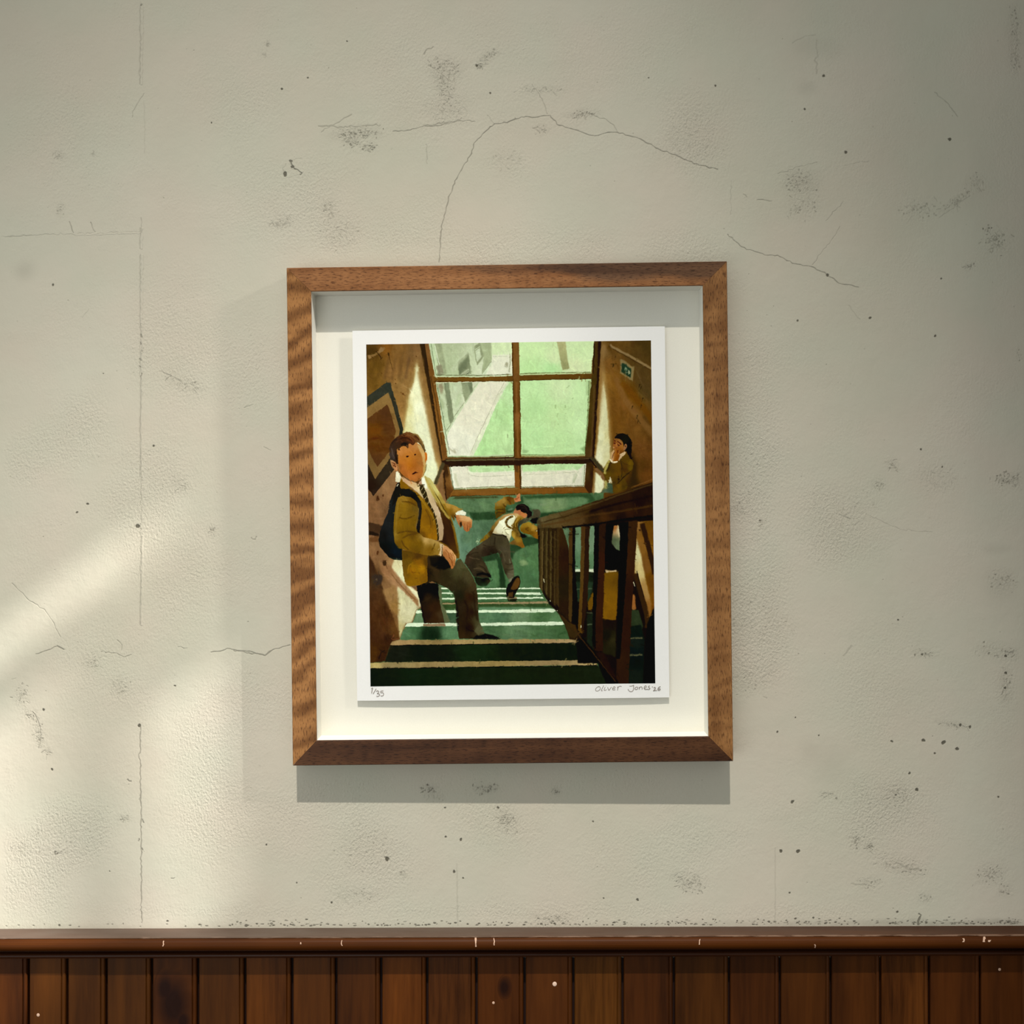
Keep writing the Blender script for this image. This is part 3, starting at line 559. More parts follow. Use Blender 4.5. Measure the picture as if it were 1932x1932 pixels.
    P('G', [(960, 1690), (1020, 1650), (1060, 1630), (1040, 1700), (980, 1720)], (120, 116, 94), 1.2)
    P('G', [(1060, 470), (1130, 470), (1210, 520), (1260, 560), (1170, 620), (1130, 680), (1150, 780), (1190, 880), (1260, 1085), (1220, 1108), (1130, 1060), (1000, 1030), (985, 1000), (1080, 950), (1020, 880), (1020, 790), (1060, 760), (1010, 690), (1090, 560)],
      [(1120, 490, (190, 158, 104)), (1150, 560, (138, 104, 30)), (1080, 640, (128, 96, 26)), (1090, 700, (84, 60, 14)), (1130, 850, (84, 58, 14)), (1060, 870, (176, 146, 60)), (1130, 950, (150, 116, 40)), (1200, 1040, (120, 80, 24)), (1060, 1000, (98, 72, 34)), (1160, 800, (70, 50, 14))], .9, tex=9)
    for q in ([(1120, 560), (1060, 660), (1080, 740)], [(1190, 570), (1110, 660), (1120, 740)]):
        L('G', q, 1.6, (76, 54, 12), 1)
    L('G', [(1130, 570), (1085, 650), (1095, 720)], 1.4, (180, 150, 70), 1, a=.8)
    L('G', [(1045, 520), (960, 560), (925, 630), (950, 700), (1040, 750), (1110, 790), (1160, 850), (1190, 890)], 4, (104, 82, 34), .9)
    for x, y, dx, dy in ((1000, 540, 18, 22), (950, 580, 26, 14), (925, 630, 30, -6), (935, 680, 26, -16), (980, 725, 16, -22), (1040, 755, 10, -24), (1090, 785, 6, -22), (1130, 830, 4, -22)):
        L('G', [(x - dx / 1.6, y - dy / 1.6), (x + dx / 1.6, y + dy / 1.6)], 1.4, (46, 34, 14), .8)
    L('G', [(1110, 520), (1020, 680)], 2, (206, 204, 164), 1)
    P('G', [(1058, 440), (1090, 380), (1120, 375), (1200, 410), (1240, 460), (1300, 475), (1315, 530), (1260, 560), (1200, 515), (1130, 475), (1060, 470)], [(1080, 420, (176, 116, 78)), (1150, 440, (164, 102, 62)), (1240, 490, (182, 112, 60)), (1290, 520, (176, 118, 76))], .9, tex=6)
    P('G', [(1095, 360), (1130, 315), (1180, 300), (1240, 295), (1310, 330), (1345, 380), (1350, 410), (1390, 440), (1385, 490), (1390, 530), (1340, 560), (1305, 560), (1305, 490), (1280, 455), (1230, 465), (1190, 430), (1180, 400), (1140, 410), (1115, 420), (1110, 390)], (22, 16, 12), .9, tex=8)
    L('G', [(1170, 320), (1250, 330), (1310, 400)], 2, (56, 42, 36), 1.4, a=.7); L('G', [(1200, 360), (1270, 380), (1320, 440)], 1.4, (48, 38, 34), 1.2, a=.7)
    P('G', [(1400, 405), (1500, 393), (1535, 430), (1545, 480), (1520, 545), (1400, 570), (1330, 555), (1400, 500), (1420, 450)], (70, 66, 48), 1, sm=True, tex=9)
    P('G', [(1350, 600), (1400, 565), (1500, 545), (1530, 550), (1490, 600), (1485, 650), (1420, 670)], (14, 12, 10), 1)
    P('G', [(1140, 640), (1180, 600), (1260, 555), (1340, 560), (1355, 595), (1260, 640), (1180, 680), (1150, 740), (1190, 820), (1310, 880), (1260, 915), (1195, 905), (1170, 830), (1140, 740)], [(1280, 590, (70, 70, 52)), (1180, 650, (52, 54, 40)), (1160, 750, (18, 18, 18)), (1220, 880, (14, 14, 14))], 1)
    P('G', [(1178, 720), (1215, 655), (1330, 622), (1440, 680), (1490, 710), (1540, 770), (1540, 940), (1460, 920), (1360, 860), (1260, 830), (1185, 790)], [(1230, 700, (150, 116, 38)), (1330, 660, (160, 130, 44)), (1420, 740, (174, 138, 60)), (1300, 760, (104, 72, 14)), (1380, 820, (98, 68, 12)), (1490, 870, (140, 92, 24)), (1230, 780, (108, 78, 16))], .9, tex=9)
    L('G', [(1330, 730), (1280, 750), (1330, 790)], 2.4, (84, 58, 10), 1.4); P('G', [(1440, 780), (1510, 760), (1515, 790), (1460, 800)], (84, 64, 30), 1); L('G', [(1470, 790), (1500, 785)], 1.6, (206, 190, 140), .8)
    P('G', [(925, 1830), (960, 1760), (1040, 1670), (1110, 1615), (1165, 1618), (1188, 1700), (1165, 1800), (1110, 1900), (1060, 2010), (940, 2010), (920, 1930)], (18, 12, 8), .9, sm=False, tex=6)
    P('G', [(1055, 1740), (1110, 1650), (1150, 1640), (1178, 1690), (1160, 1780), (1110, 1850), (1050, 1870), (1005, 1850)], (84, 58, 26), 1, sm=True); L('G', [(1010, 1870), (1060, 1885), (1110, 1870)], 3, (14, 8, 6)); P('G', [(960, 1920), (1050, 1900), (1050, 1990), (960, 2000)], (74, 54, 28), 1.2)
    for q in ([(370, 990), (400, 970)], [(385, 960), (420, 985)], [(400, 935), (408, 928)]):
        L('G', q, 1, (180, 196, 150), .8)
    # ---- the standing boy: bag, jacket, trousers
    P('C', [(400, 250), (345, 370), (310, 470), (290, 600), (235, 720), (190, 850), (165, 950), (178, 1030), (230, 1100), (300, 1180), (370, 1215), (480, 1222), (480, 1080), (700, 500), (560, 300), (450, 270), (450, 205), (420, 200)],
      [(400, 320, (22, 20, 16)), (350, 500, (28, 32, 32)), (280, 750, (30, 32, 32)), (240, 900, (22, 22, 20)), (230, 1050, (14, 18, 16)), (400, 1130, (6, 26, 34)), (330, 900, (28, 32, 34)), (350, 1190, (8, 18, 18))], .9, tex=9)
    # trousers
    P('E', [(940, 290), (985, 320), (1000, 560), (1050, 640), (1100, 780), (1030, 800), (960, 500)], (88, 96, 66), 1.4)
    P('E', [(660, 315), (800, 270), (945, 285), (950, 420), (975, 560), (1030, 800), (765, 802), (725, 620), (695, 470)],
      [(780, 340, (10, 12, 10)), (900, 360, (10, 12, 10)), (800, 470, (44, 32, 18)), (880, 600, (50, 32, 14)), (900, 740, (52, 34, 16)), (790, 700, (36, 24, 12)), (720, 450, (14, 12, 8)), (980, 700, (62, 48, 28))], .9, tex=9)
    P('E', [(735, 570), (780, 800), (760, 802), (725, 620)], (24, 16, 8), 1.4)
    P('E', [(780, 60), (790, -90), (1000, -100), (1140, 60), (1190, -20), (1240, -40), (1300, 40), (1380, 160), (1440, 290), (1460, 450), (1470, 640), (1480, 760), (1530, 890), (1550, 935), (1480, 960), (1400, 1000), (1215, 1003), (1198, 850), (1180, 600), (1150, 420), (1080, 350), (950, 290), (860, 250), (785, 300)],
      [(810, 150, (30, 22, 12)), (900, 60, (58, 44, 24)), (900, 180, (50, 40, 22)), (1040, 180, (44, 38, 20)), (1230, 40, (76, 74, 48)), (1200, 150, (66, 62, 38)), (1330, 220, (72, 66, 42)), (1250, 280, (46, 40, 22)), (1390, 380, (60, 50, 30)), (1350, 450, (46, 28, 12)), (1230, 430, (34, 32, 18)), (1220, 600, (44, 34, 20)), (1380, 650, (40, 24, 10)), (1440, 600, (62, 54, 34)), (1240, 850, (42, 30, 14)), (1350, 850, (34, 20, 8)), (1500, 850, (84, 84, 56)), (1470, 760, (64, 60, 36)), (1260, 970, (50, 36, 18))], .9, tex=10)
    P('C', [(825, 1180), (1000, 1165), (1080, 1240), (1130, 1310), (1040, 1340), (950, 1335), (850, 1290)], [(900, 1220, (26, 22, 14)), (1040, 1260, (4, 6, 4)), (950, 1280, (12, 12, 8))], 3, tex=6)
    L('E', [(1180, 500), (1198, 700), (1205, 900)], 3, (20, 16, 10), 1.8); L('E', [(1400, 380), (1430, 600), (1460, 760)], 3, (34, 22, 10), 2, a=.7); L('E', [(1300, 860), (1380, 900), (1480, 900)], 2, (24, 14, 6), 1.2); L('E', [(1290, 500), (1330, 620), (1310, 760)], 3, (30, 18, 8), 2, a=.8)
    P('E', [(1450, 860), (1480, 790), (1530, 900), (1545, 940), (1500, 930), (1470, 950), (1410, 900)], (84, 82, 56), 1.2)
    P('E', [(1395, 1005), (1440, 955), (1480, 960), (1560, 935), (1660, 955), (1720, 980), (1755, 1003)], (12, 10, 6), 1); L('E', [(1560, 950), (1590, 980)], 1, (40, 32, 18))
    # jacket, far side and lapels
    P('C', [(765, 120), (840, 155), (920, 260), (1035, 460), (1100, 620), (1150, 760), (1185, 900), (1225, 1190), (1190, 1200), (1090, 1090), (1000, 1020), (950, 960), (1000, 700), (880, 400), (780, 230)],
      [(850, 200, (186, 172, 98)), (980, 420, (170, 152, 78)), (1030, 540, (134, 104, 32)), (1100, 700, (126, 92, 26)), (1160, 900, (116, 84, 20)), (1200, 1150, (96, 66, 8)), (1000, 600, (88, 62, 14))], .9, tex=8)
    P('C', [(850, 340), (930, 440), (1040, 620), (1110, 720), (1145, 850), (1200, 1130), (1175, 1140), (1060, 1030), (975, 975), (1010, 880), (1000, 700), (930, 480)], [(960, 540, (70, 48, 12)), (1060, 760, (56, 34, 8)), (1080, 950, (60, 36, 6)), (1020, 960, (44, 26, 8)), (1160, 1090, (70, 46, 4))], 1, tex=10)
    L('C', [(780, 130), (850, 230), (960, 440), (1060, 620), (1140, 770)], 1.4, (58, 46, 16), .9); L('C', [(780, 160), (870, 340), (960, 500), (1090, 680)], 4, (164, 142, 70), 1.4, a=.85); L('C', [(790, 260), (900, 470), (1000, 650)], 1.8, (60, 42, 10), 1)
    P('C', [(770, 120), (830, 150), (910, 250), (1030, 450), (1025, 490), (985, 460), (900, 330), (840, 220)], [(820, 170, (182, 172, 104)), (900, 280, (192, 182, 110)), (1000, 440, (156, 134, 62))], .9, tex=6); P('C', [(770, 170), (800, 200), (870, 360), (930, 470), (880, 430), (800, 290)], (186, 174, 104), .9)
    P('C', [(1025, 470), (1060, 475), (1150, 505), (1265, 558), (1190, 600), (1165, 640), (1160, 710), (1100, 630)], [(1080, 500, (170, 134, 62)), (1180, 540, (160, 124, 56)), (1100, 580, (128, 94, 26)), (1130, 660, (92, 64, 18))], .9, tex=8)
    P('C', [(1175, 605), (1200, 585), (1265, 568), (1315, 605), (1300, 640), (1240, 625), (1190, 640)], (226, 226, 198), .9)
    P('C', [(1165, 640), (1215, 625), (1290, 640), (1350, 660), (1388, 700), (1388, 780), (1345, 840), (1320, 850), (1285, 825), (1262, 760), (1240, 800), (1205, 745), (1180, 690)],
      [(1250, 650, (206, 164, 112)), (1330, 680, (208, 168, 114)), (1200, 680, (166, 104, 58)), (1290, 740, (172, 112, 62)), (1350, 760, (170, 106, 58)), (1320, 820, (164, 100, 54)), (1230, 760, (150, 92, 50))], .9, tex=7)
    P('C', [(1222, 740), (1245, 715), (1258, 760), (1240, 790)], (34, 28, 16), 1); L('C', [(1200, 700), (1260, 690), (1300, 710)], 1.2, (196, 150, 100)); L('C', [(1335, 720), (1325, 800), (1330, 840)], 1, (122, 70, 34)); L('C', [(1165, 640), (1180, 670)], 2, (36, 22, 10))
    P('C', [(1140, 730), (1180, 720), (1215, 800), (1240, 1000), (1250, 1200), (1225, 1180), (1190, 920)], (110, 140, 116), 3, a=.8)
    # shirt and tie
    P('C', [(450, 120), (520, 180), (690, 225), (720, 180), (770, 145), (800, 250), (890, 420), (970, 600), (1015, 780), (1015, 880), (1000, 965), (955, 960), (900, 640), (780, 430), (620, 290)], [(560, 210, (206, 176, 132)), (680, 280, (206, 182, 136)), (760, 200, (226, 222, 190)), (850, 430, (186, 162, 122)), (930, 560, (190, 166, 132)), (990, 780, (168, 142, 110)), (970, 930, (166, 140, 104)), (730, 350, (184, 164, 120))], .9, tex=7)
    L('C', [(890, 420), (960, 570), (1000, 720)], 1, (124, 98, 80)); L('C', [(940, 520), (985, 680)], .8, (206, 186, 158))
    P('C', [(690, 235), (705, 215), (740, 228), (770, 290), (800, 360), (825, 450), (880, 560), (915, 650), (945, 760), (955, 960), (930, 965), (915, 800), (890, 680), (820, 540), (760, 410), (715, 330), (705, 290)], (46, 38, 18), .8, tex=6)
    for x, y in ((740, 280), (757, 345), (785, 400), (812, 470), (850, 540), (880, 600), (908, 680), (925, 740), (932, 800), (938, 860)):
        L('C', [(x - 14, y + 26), (x + 6, y + 2), (x + 16, y - 22)], 1.2, (158, 144, 100), .8)
    P('C', [(700, 190), (730, 180), (740, 225), (705, 230)], (178, 146, 116), 1)
    # jacket near side, strap, sleeve
    P('C', [(440, 140), (470, 150), (560, 265), (700, 365), (770, 440), (880, 610), (920, 740), (935, 960), (800, 945), (690, 890), (650, 600), (560, 380), (450, 300)], [(480, 220, (116, 82, 14)), (600, 310, (120, 86, 18)), (730, 450, (124, 90, 14)), (820, 600, (120, 84, 8)), (780, 800, (132, 92, 6)), (880, 900, (140, 96, 6)), (860, 700, (112, 78, 14)), (720, 880, (96, 66, 8))], .9, tex=9)
    L('C', [(700, 390), (800, 530), (880, 660), (890, 760)], 2, (150, 118, 44), 1.4, a=.8); L('C', [(780, 560), (840, 680), (850, 800)], 1.6, (88, 60, 8), 1.2)
    P('C', [(385, 290), (430, 200), (455, 285), (560, 292), (650, 345), (720, 450), (735, 560), (710, 760), (705, 870), (655, 850), (670, 760), (695, 560), (665, 460), (590, 405), (480, 372), (430, 385), (390, 470), (340, 520)], [(420, 320, (24, 22, 18)), (560, 340, (26, 26, 24)), (700, 520, (32, 30, 26)), (690, 780, (24, 22, 18)), (600, 400, (16, 16, 14))], .9, tex=8)
    P('C', [(400, 240), (430, 200), (452, 230), (420, 275)], (24, 20, 16), 1); L('C', [(408, 262), (428, 228)], 2, (186, 178, 150), .9)
    P('C', [(425, 400), (480, 375), (590, 405), (665, 465), (697, 560), (680, 680), (655, 790), (670, 850), (750, 920), (850, 940), (990, 995), (1000, 1030), (965, 1150), (820, 1166), (600, 1112), (420, 1062), (380, 990), (360, 850), (370, 650), (395, 480)],
      [(500, 420, (136, 104, 38)), (620, 440, (100, 70, 14)), (520, 520, (122, 92, 22)), (430, 600, (122, 92, 24)), (600, 600, (112, 84, 22)), (650, 560, (96, 74, 26)), (420, 760, (118, 88, 18)), (560, 740, (114, 84, 14)), (640, 780, (108, 80, 16)), (390, 900, (124, 96, 30)), (480, 880, (108, 80, 14)), (600, 890, (92, 66, 14)), (780, 950, (176, 144, 84)), (900, 980, (166, 136, 72)), (700, 1000, (106, 78, 14)), (520, 1000, (118, 86, 14)), (840, 1080, (112, 82, 20)), (950, 1060, (138, 108, 44)), (640, 1090, (96, 70, 12)), (420, 1020, (96, 70, 14))], .9, tex=10)
    for q in ([(470, 455), (560, 465), (660, 510)], [(430, 660), (520, 680), (640, 640)], [(410, 870), (500, 845), (590, 850), (690, 870)], [(480, 940), (560, 890), (660, 880)], [(470, 960), (500, 1030), (560, 1080)], [(860, 1100), (890, 1040), (900, 1000)]):
        L('C', q, 2.2, (72, 50, 8), 1.4, a=.8)
    L('C', [(420, 470), (400, 700), (385, 900)], 2.6, (140, 112, 46), 1.8, a=.6); L('C', [(690, 540), (685, 640), (655, 780)], 1.6, (112, 96, 56), 1.2, a=.8)
    P('C', [(470, 1085), (600, 1112), (820, 1166), (805, 1200), (808, 1490), (790, 1515), (690, 1545), (570, 1562), (535, 1540), (500, 1460), (480, 1300)],
      [(520, 1130, (84, 62, 16)), (680, 1170, (70, 48, 8)), (560, 1250, (96, 72, 20)), (700, 1240, (124, 84, 8)), (600, 1350, (146, 100, 6)), (720, 1320, (156, 110, 8)), (520, 1400, (104, 76, 22)), (620, 1500, (128, 92, 12)), (760, 1450, (112, 78, 12)), (790, 1250, (82, 58, 10)), (500, 1300, (96, 72, 22))], .9, tex=10)
    S('C', (560, 1240, 760, 1500), 26, 60, 90, 4, 9, .4, 30); L('C', [(620, 1250), (560, 1300), (550, 1400)], 2, (160, 116, 24), 1.4, a=.6)
    for q in ([(600, 1370), (620, 1385), (650, 1375)], [(690, 1380), (700, 1400)], [(640, 1460), (680, 1450)]):
        L('C', q, 1.2, (96, 62, 6), 1)
    P('C', [(965, 1010), (1010, 1005), (1008, 1090), (985, 1165), (945, 1155), (975, 1080)], (206, 180, 140), .9); L('C', [(1000, 1020), (990, 1120), (995, 1165)], 1.4, (74, 48, 20))
    P('C', [(1010, 1025), (1060, 1038), (1120, 1090), (1175, 1155), (1182, 1190), (1165, 1260), (1140, 1330), (1118, 1335), (1095, 1280), (1075, 1230), (1020, 1175), (1000, 1130)],
      [(1040, 1060, (190, 136, 88)), (1110, 1110, (206, 154, 100)), (1165, 1180, (200, 150, 96)), (1080, 1170, (156, 98, 54)), (1130, 1240, (160, 102, 54)), (1120, 1310, (166, 104, 54)), (1030, 1140, (146, 92, 48))], .9, tex=7)
    L('C', [(1085, 1180), (1120, 1230), (1135, 1300)], 1, (104, 60, 26)); L('C', [(1040, 1080), (1080, 1130), (1085, 1180)], 1, (132, 80, 40))
    for q in ([(1125, 1120), (1158, 1190), (1150, 1270)], [(1100, 1120), (1128, 1190), (1135, 1260)]):
        L('C', q, .9, (124, 74, 36), .9, a=.8)
    L('C', [(1130, 1110), (1165, 1165), (1172, 1220)], 1.6, (214, 166, 112), 1, a=.7)
    for q in ([(1290, 730), (1285, 800), (1300, 835)], [(1360, 720), (1362, 790), (1345, 830)], [(1215, 690), (1235, 730)]):
        L('C', q, .9, (118, 66, 32), .9, a=.8)
    # ---- the standing boy: head
    P('H', [(375, 1260), (400, 1235), (450, 1245), (500, 1330), (480, 1500), (440, 1510), (362, 1500)], [(440, 1300, (226, 222, 190)), (400, 1450, (200, 192, 156)), (450, 1450, (216, 210, 180))], .9, tex=5)
    P('H', [(420, 1180), (560, 1330), (690, 1440), (860, 1520), (980, 1480), (1060, 1420), (1030, 1470), (960, 1560), (850, 1530), (680, 1460), (520, 1360)], (84, 54, 20), 1)
    P('H', [(395, 660), (470, 570), (700, 500), (900, 470), (1010, 540), (1110, 700), (1145, 780), (1155, 1000), (1140, 1200), (1085, 1360), (1000, 1450), (920, 1500), (860, 1495), (740, 1440), (560, 1330), (460, 1220), (420, 1000), (400, 800)],
      [(480, 700, (182, 120, 62)), (620, 640, (178, 116, 56)), (760, 570, (176, 112, 58)), (900, 560, (176, 124, 70)), (520, 950, (178, 110, 44)), (560, 1150, (168, 100, 46)), (480, 1130, (136, 82, 36)), (720, 900, (174, 108, 36)), (740, 1080, (170, 100, 26)), (860, 1060, (156, 92, 34)), (820, 760, (170, 108, 44)), (980, 800, (150, 96, 40)), (1020, 1000, (146, 94, 44)), (960, 1180, (162, 100, 46)), (700, 1300, (176, 102, 46)), (880, 1380, (172, 104, 48)), (960, 1420, (154, 94, 44)), (640, 1330, (146, 86, 36))], .9, sm=False, tex=6)
    P('H', [(930, 540), (1010, 560), (1090, 680), (1135, 760), (1150, 900), (1158, 1010), (1140, 1200), (1085, 1370), (1045, 1400), (1085, 1230), (1085, 1000), (1050, 820), (990, 680)], [(1010, 640, (190, 156, 98)), (1080, 780, (196, 162, 102)), (1110, 980, (188, 150, 90)), (1110, 1200, (184, 152, 86)), (1070, 1340, (176, 134, 74))], 1.4, tex=5)
    L('H', [(1158, 1000), (1145, 1180), (1100, 1330)], 1, (96, 84, 46), .9, a=.8)
    P('H', [(1128, 760), (1165, 735), (1185, 770), (1192, 870), (1180, 960), (1152, 1005)], [(1160, 800, (192, 108, 34)), (1175, 930, (172, 92, 24))], .9, sm=True)
    P('H', [(236, 950), (300, 945), (360, 1000), (405, 1070), (425, 1200), (400, 1225), (340, 1180), (290, 1130), (250, 1050)], [(270, 980, (176, 134, 92)), (340, 1050, (150, 98, 60)), (390, 1180, (190, 130, 80)), (320, 1150, (178, 126, 84))], .9, sm=True, tex=5)
    L('H', [(265, 990), (320, 1020), (350, 1060)], 1.6, (84, 44, 22), .9); L('H', [(300, 1080), (340, 1090), (370, 1130)], 1.8, (92, 48, 24), .9); L('H', [(400, 1060), (418, 1130), (425, 1210)], 1.2, (112, 66, 30), .9)
    P('H', [(190, 640), (230, 520), (300, 420), (380, 335), (480, 275), (560, 235), (660, 205), (740, 205), (830, 240), (940, 265), (1000, 340), (1060, 440), (1110, 540), (1155, 690), (1125, 750), (1085, 650), (1020, 540), (960, 480), (900, 480), (840, 545), (790, 545), (740, 510), (705, 530), (712, 620), (690, 635), (640, 580), (560, 565), (500, 590), (460, 640), (485, 690), (430, 690), (395, 640), (385, 740), (440, 820), (430, 870), (440, 1030), (390, 1050), (340, 975), (270, 935), (230, 935), (212, 780)],
      [(230, 620, (56, 42, 32)), (270, 800, (62, 52, 46)), (300, 900, (54, 46, 40)), (400, 900, (38, 26, 16)), (400, 500, (60, 40, 26)), (330, 560, (52, 38, 28)), (560, 420, (66, 36, 18)), (640, 520, (34, 26, 20)), (470, 640, (66, 44, 22)), (700, 280, (104, 62, 30)), (600, 330, (70, 38, 18)), (760, 380, (84, 46, 22)), (880, 330, (88, 50, 24)), (820, 500, (70, 38, 20)), (920, 420, (100, 64, 34)), (1000, 400, (124, 96, 54)), (1060, 540, (108, 84, 46)), (1120, 680, (92, 78, 48)), (880, 260, (132, 108, 62)), (430, 1000, (48, 30, 14))], .9, tex=8)
    for q, c, w in (([(520, 290), (620, 240), (720, 230), (800, 290)], (120, 84, 46), 1.4), ([(620, 290), (720, 295), (820, 350), (900, 400)], (132, 88, 54), 1.2), ([(440, 420), (560, 350), (680, 370), (780, 450)], (44, 24, 12), 2.4), ([(560, 320), (680, 330), (800, 400), (840, 480)], (112, 62, 30), 1.6), ([(380, 470), (470, 410), (560, 470)], (84, 54, 34), 1.6), ([(500, 540), (600, 500), (700, 600)], (24, 20, 18), 3), ([(860, 300), (940, 360), (980, 420)], (60, 30, 14), 2.2), ([(820, 250), (930, 280), (1020, 400), (1090, 540)], (142, 118, 68), 1.8), ([(260, 620), (290, 760), (330, 900)], (84, 70, 62), 2.4), ([(240, 560), (300, 460), (400, 380)], (40, 28, 20), 2), ([(380, 700), (370, 840), (420, 980)], (36, 24, 14), 3), ([(640, 440), (740, 430), (830, 520)], (96, 52, 26), 1.6), ([(1000, 480), (1060, 580), (1120, 700)], (80, 64, 36), 1.4)):
        L('H', q, w, c, 1, a=.85)
    P('H', [(635, 845), (655, 825), (700, 818), (718, 830), (690, 858), (660, 868), (645, 865)], (36, 12, 6), .8, tex=0); P('H', [(845, 800), (870, 775), (905, 778), (910, 795), (885, 815), (858, 815)], (40, 14, 8), .8, tex=0)
    P('H', [(790, 1298), (830, 1265), (870, 1240), (910, 1246), (965, 1266), (900, 1280), (850, 1300), (820, 1310)], (48, 20, 8), .8, tex=0); L('H', [(860, 1320), (900, 1322)], 1, (190, 120, 72), 1, a=.6)
    L('H', [(800, 1070), (840, 1090), (880, 1080)], 2, (146, 84, 24), 2, a=.6)
    P('H', [(500, 1370), (540, 1360), (620, 1400), (690, 1460), (860, 1530), (975, 1570), (1000, 1620), (980, 1760), (900, 1700), (760, 1640), (640, 1560), (560, 1480)], [(560, 1400, (198, 160, 118)), (640, 1480, (186, 150, 116)), (800, 1580, (206, 172, 120)), (930, 1640, (210, 182, 130)), (960, 1720, (212, 190, 146))], .9, tex=6)
    P('H', [(1040, 1440), (1090, 1395), (1115, 1440), (1150, 1560), (1190, 1680), (1150, 1680), (1090, 1590)], (228, 228, 204), .9)
    P('H', [(975, 1540), (1030, 1480), (1055, 1560), (1050, 1600), (1000, 1590)], (176, 140, 112), .9)
    # ---- banister
    green_gap = [(820, 1000, (98, 128, 96)), (900, 1000, (104, 134, 104)), (1090, 1000, (112, 138, 108)), (900, 1250, (88, 122, 88)), (1090, 1250, (86, 118, 84)), (760, 950, (84, 106, 76))]
    P('D', [(380, 760), (1900, 560), (1925, 2830), (1400, 2830), (1150, 2470), (900, 2170), (620, 1880), (520, 1780), (400, 1560)], (24, 16, 7), 1, tex=9)
    P('D', [(690, 800), (1150, 770), (1140, 1350), (860, 1360), (780, 1080)], green_gap, 1, tex=12)
    P('D', [(860, 1335), (1130, 1335), (1125, 1375), (865, 1370)], (206, 214, 180), 1); P('D', [(860, 1372), (1130, 1378), (1110, 1660), (870, 1600)], (24, 32, 20), 1.2); P('D', [(860, 1500), (1120, 1500), (1060, 1700), (1030, 1760), (880, 1760)], (36, 52, 36), 1.6)
    L('D', [(865, 1600), (1100, 1588)], 2, (74, 88, 66), 1); P('D', [(1030, 1760), (1090, 1640), (1110, 1650), (1100, 1850), (1040, 1870)], (104, 74, 14), 1); P('D', [(1020, 1930), (1110, 1900), (1110, 2600), (1020, 2400)], (28, 36, 24), 1.4)
    for y in (1905, 2060):
        L('D', [(1020, y), (1090, y - 4)], 2, (78, 88, 66), 1)
    P('D', [(1240, 760), (1470, 740), (1450, 1360), (1250, 1350)], (12, 8, 6), 1); P('D', [(1370, 770), (1420, 760), (1440, 900), (1460, 940), (1445, 1100), (1390, 1070), (1340, 1000), (1350, 900)], [(1390, 800, (150, 90, 40)), (1430, 820, (214, 200, 160)), (1420, 1020, (96, 112, 82)), (1370, 980, (80, 92, 66))], 1)
    L('D', [(1425, 765), (1440, 920)], 2.4, (212, 196, 150), 1); P('D', [(1255, 1340), (1330, 1360), (1400, 1345), (1410, 1370), (1270, 1395)], (196, 172, 130), 1)
    P('D', [(1245, 1385), (1430, 1370), (1410, 1900), (1395, 2000), (1300, 2010), (1225, 1980)], [(1330, 1450, (110, 78, 10)), (1330, 1700, (120, 84, 6)), (1290, 1950, (118, 82, 8)), (1400, 1500, (96, 68, 10))], 1, tex=9)
    P('D', [(1225, 1985), (1400, 2005), (1390, 2480), (1220, 2420)], [(1300, 2040, (30, 20, 12)), (1280, 2200, (24, 22, 12)), (1360, 2250, (46, 42, 22)), (1340, 2400, (36, 34, 18))], 1)
    P('D', [(1640, 720), (1900, 700), (1910, 1800), (1800, 2040), (1600, 1300)], [(1700, 780, (140, 100, 52)), (1720, 1000, (132, 92, 40)), (1800, 780, (92, 60, 8)), (1850, 900, (106, 68, 4)), (1760, 1300, (116, 78, 34)), (1850, 1500, (104, 66, 4)), (1800, 1700, (118, 76, 14)), (1850, 1850, (110, 66, 8))], 1, tex=10)
    P('D', [(1670, 940), (1680, 1000), (1720, 1150), (1790, 1500), (1860, 1800), (1840, 2000), (1780, 1850), (1640, 1380), (1640, 1200)], [(1670, 1100, (206, 198, 146)), (1700, 1350, (196, 176, 116)), (1780, 1600, (164, 128, 72)), (1830, 1850, (140, 96, 44))], 2.5, tex=8)
    L('D', [(1735, 740), (1800, 980), (1870, 1250), (1900, 1400)], 9, (46, 28, 8), 1.2); L('D', [(1645, 1400), (1720, 1650), (1800, 1950), (1800, 2100)], 9, (54, 36, 14), 1.2); L('D', [(1665, 1360), (1760, 1700)], 1.4, (30, 18, 6))
    for x, y in ((1705, 830), (1765, 985)):
        L('D', [(x, y - 12), (x + 4, y + 14)], 3, (48, 30, 12))
    P('D', [(1600, 1650), (1640, 1680), (1660, 1850), (1600, 1920)], (150, 96, 48), 1.2); P('D', [(1590, 1860), (1690, 1870), (1750, 2080), (1700, 2200), (1590, 2160)], (44, 54, 34), 1.4); P('D', [(1570, 2080), (1720, 2060), (1770, 2250), (1750, 2830), (1560, 2830)], [(1640, 2140, (14, 26, 20)), (1650, 2300, (24, 32, 26)), (1650, 2420, (12, 24, 24)), (1660, 2580, (14, 22, 18)), (1650, 2700, (24, 32, 24))], 1.4)
    for y in (2235, 2455):
        L('D', [(1575, y), (1745, y - 6)], 3, (86, 84, 58), 1)
    P('D', [(1800, 2050), (1880, 1850), (1920, 2100), (1920, 2830), (1750, 2830)], (10, 12, 14), 1)
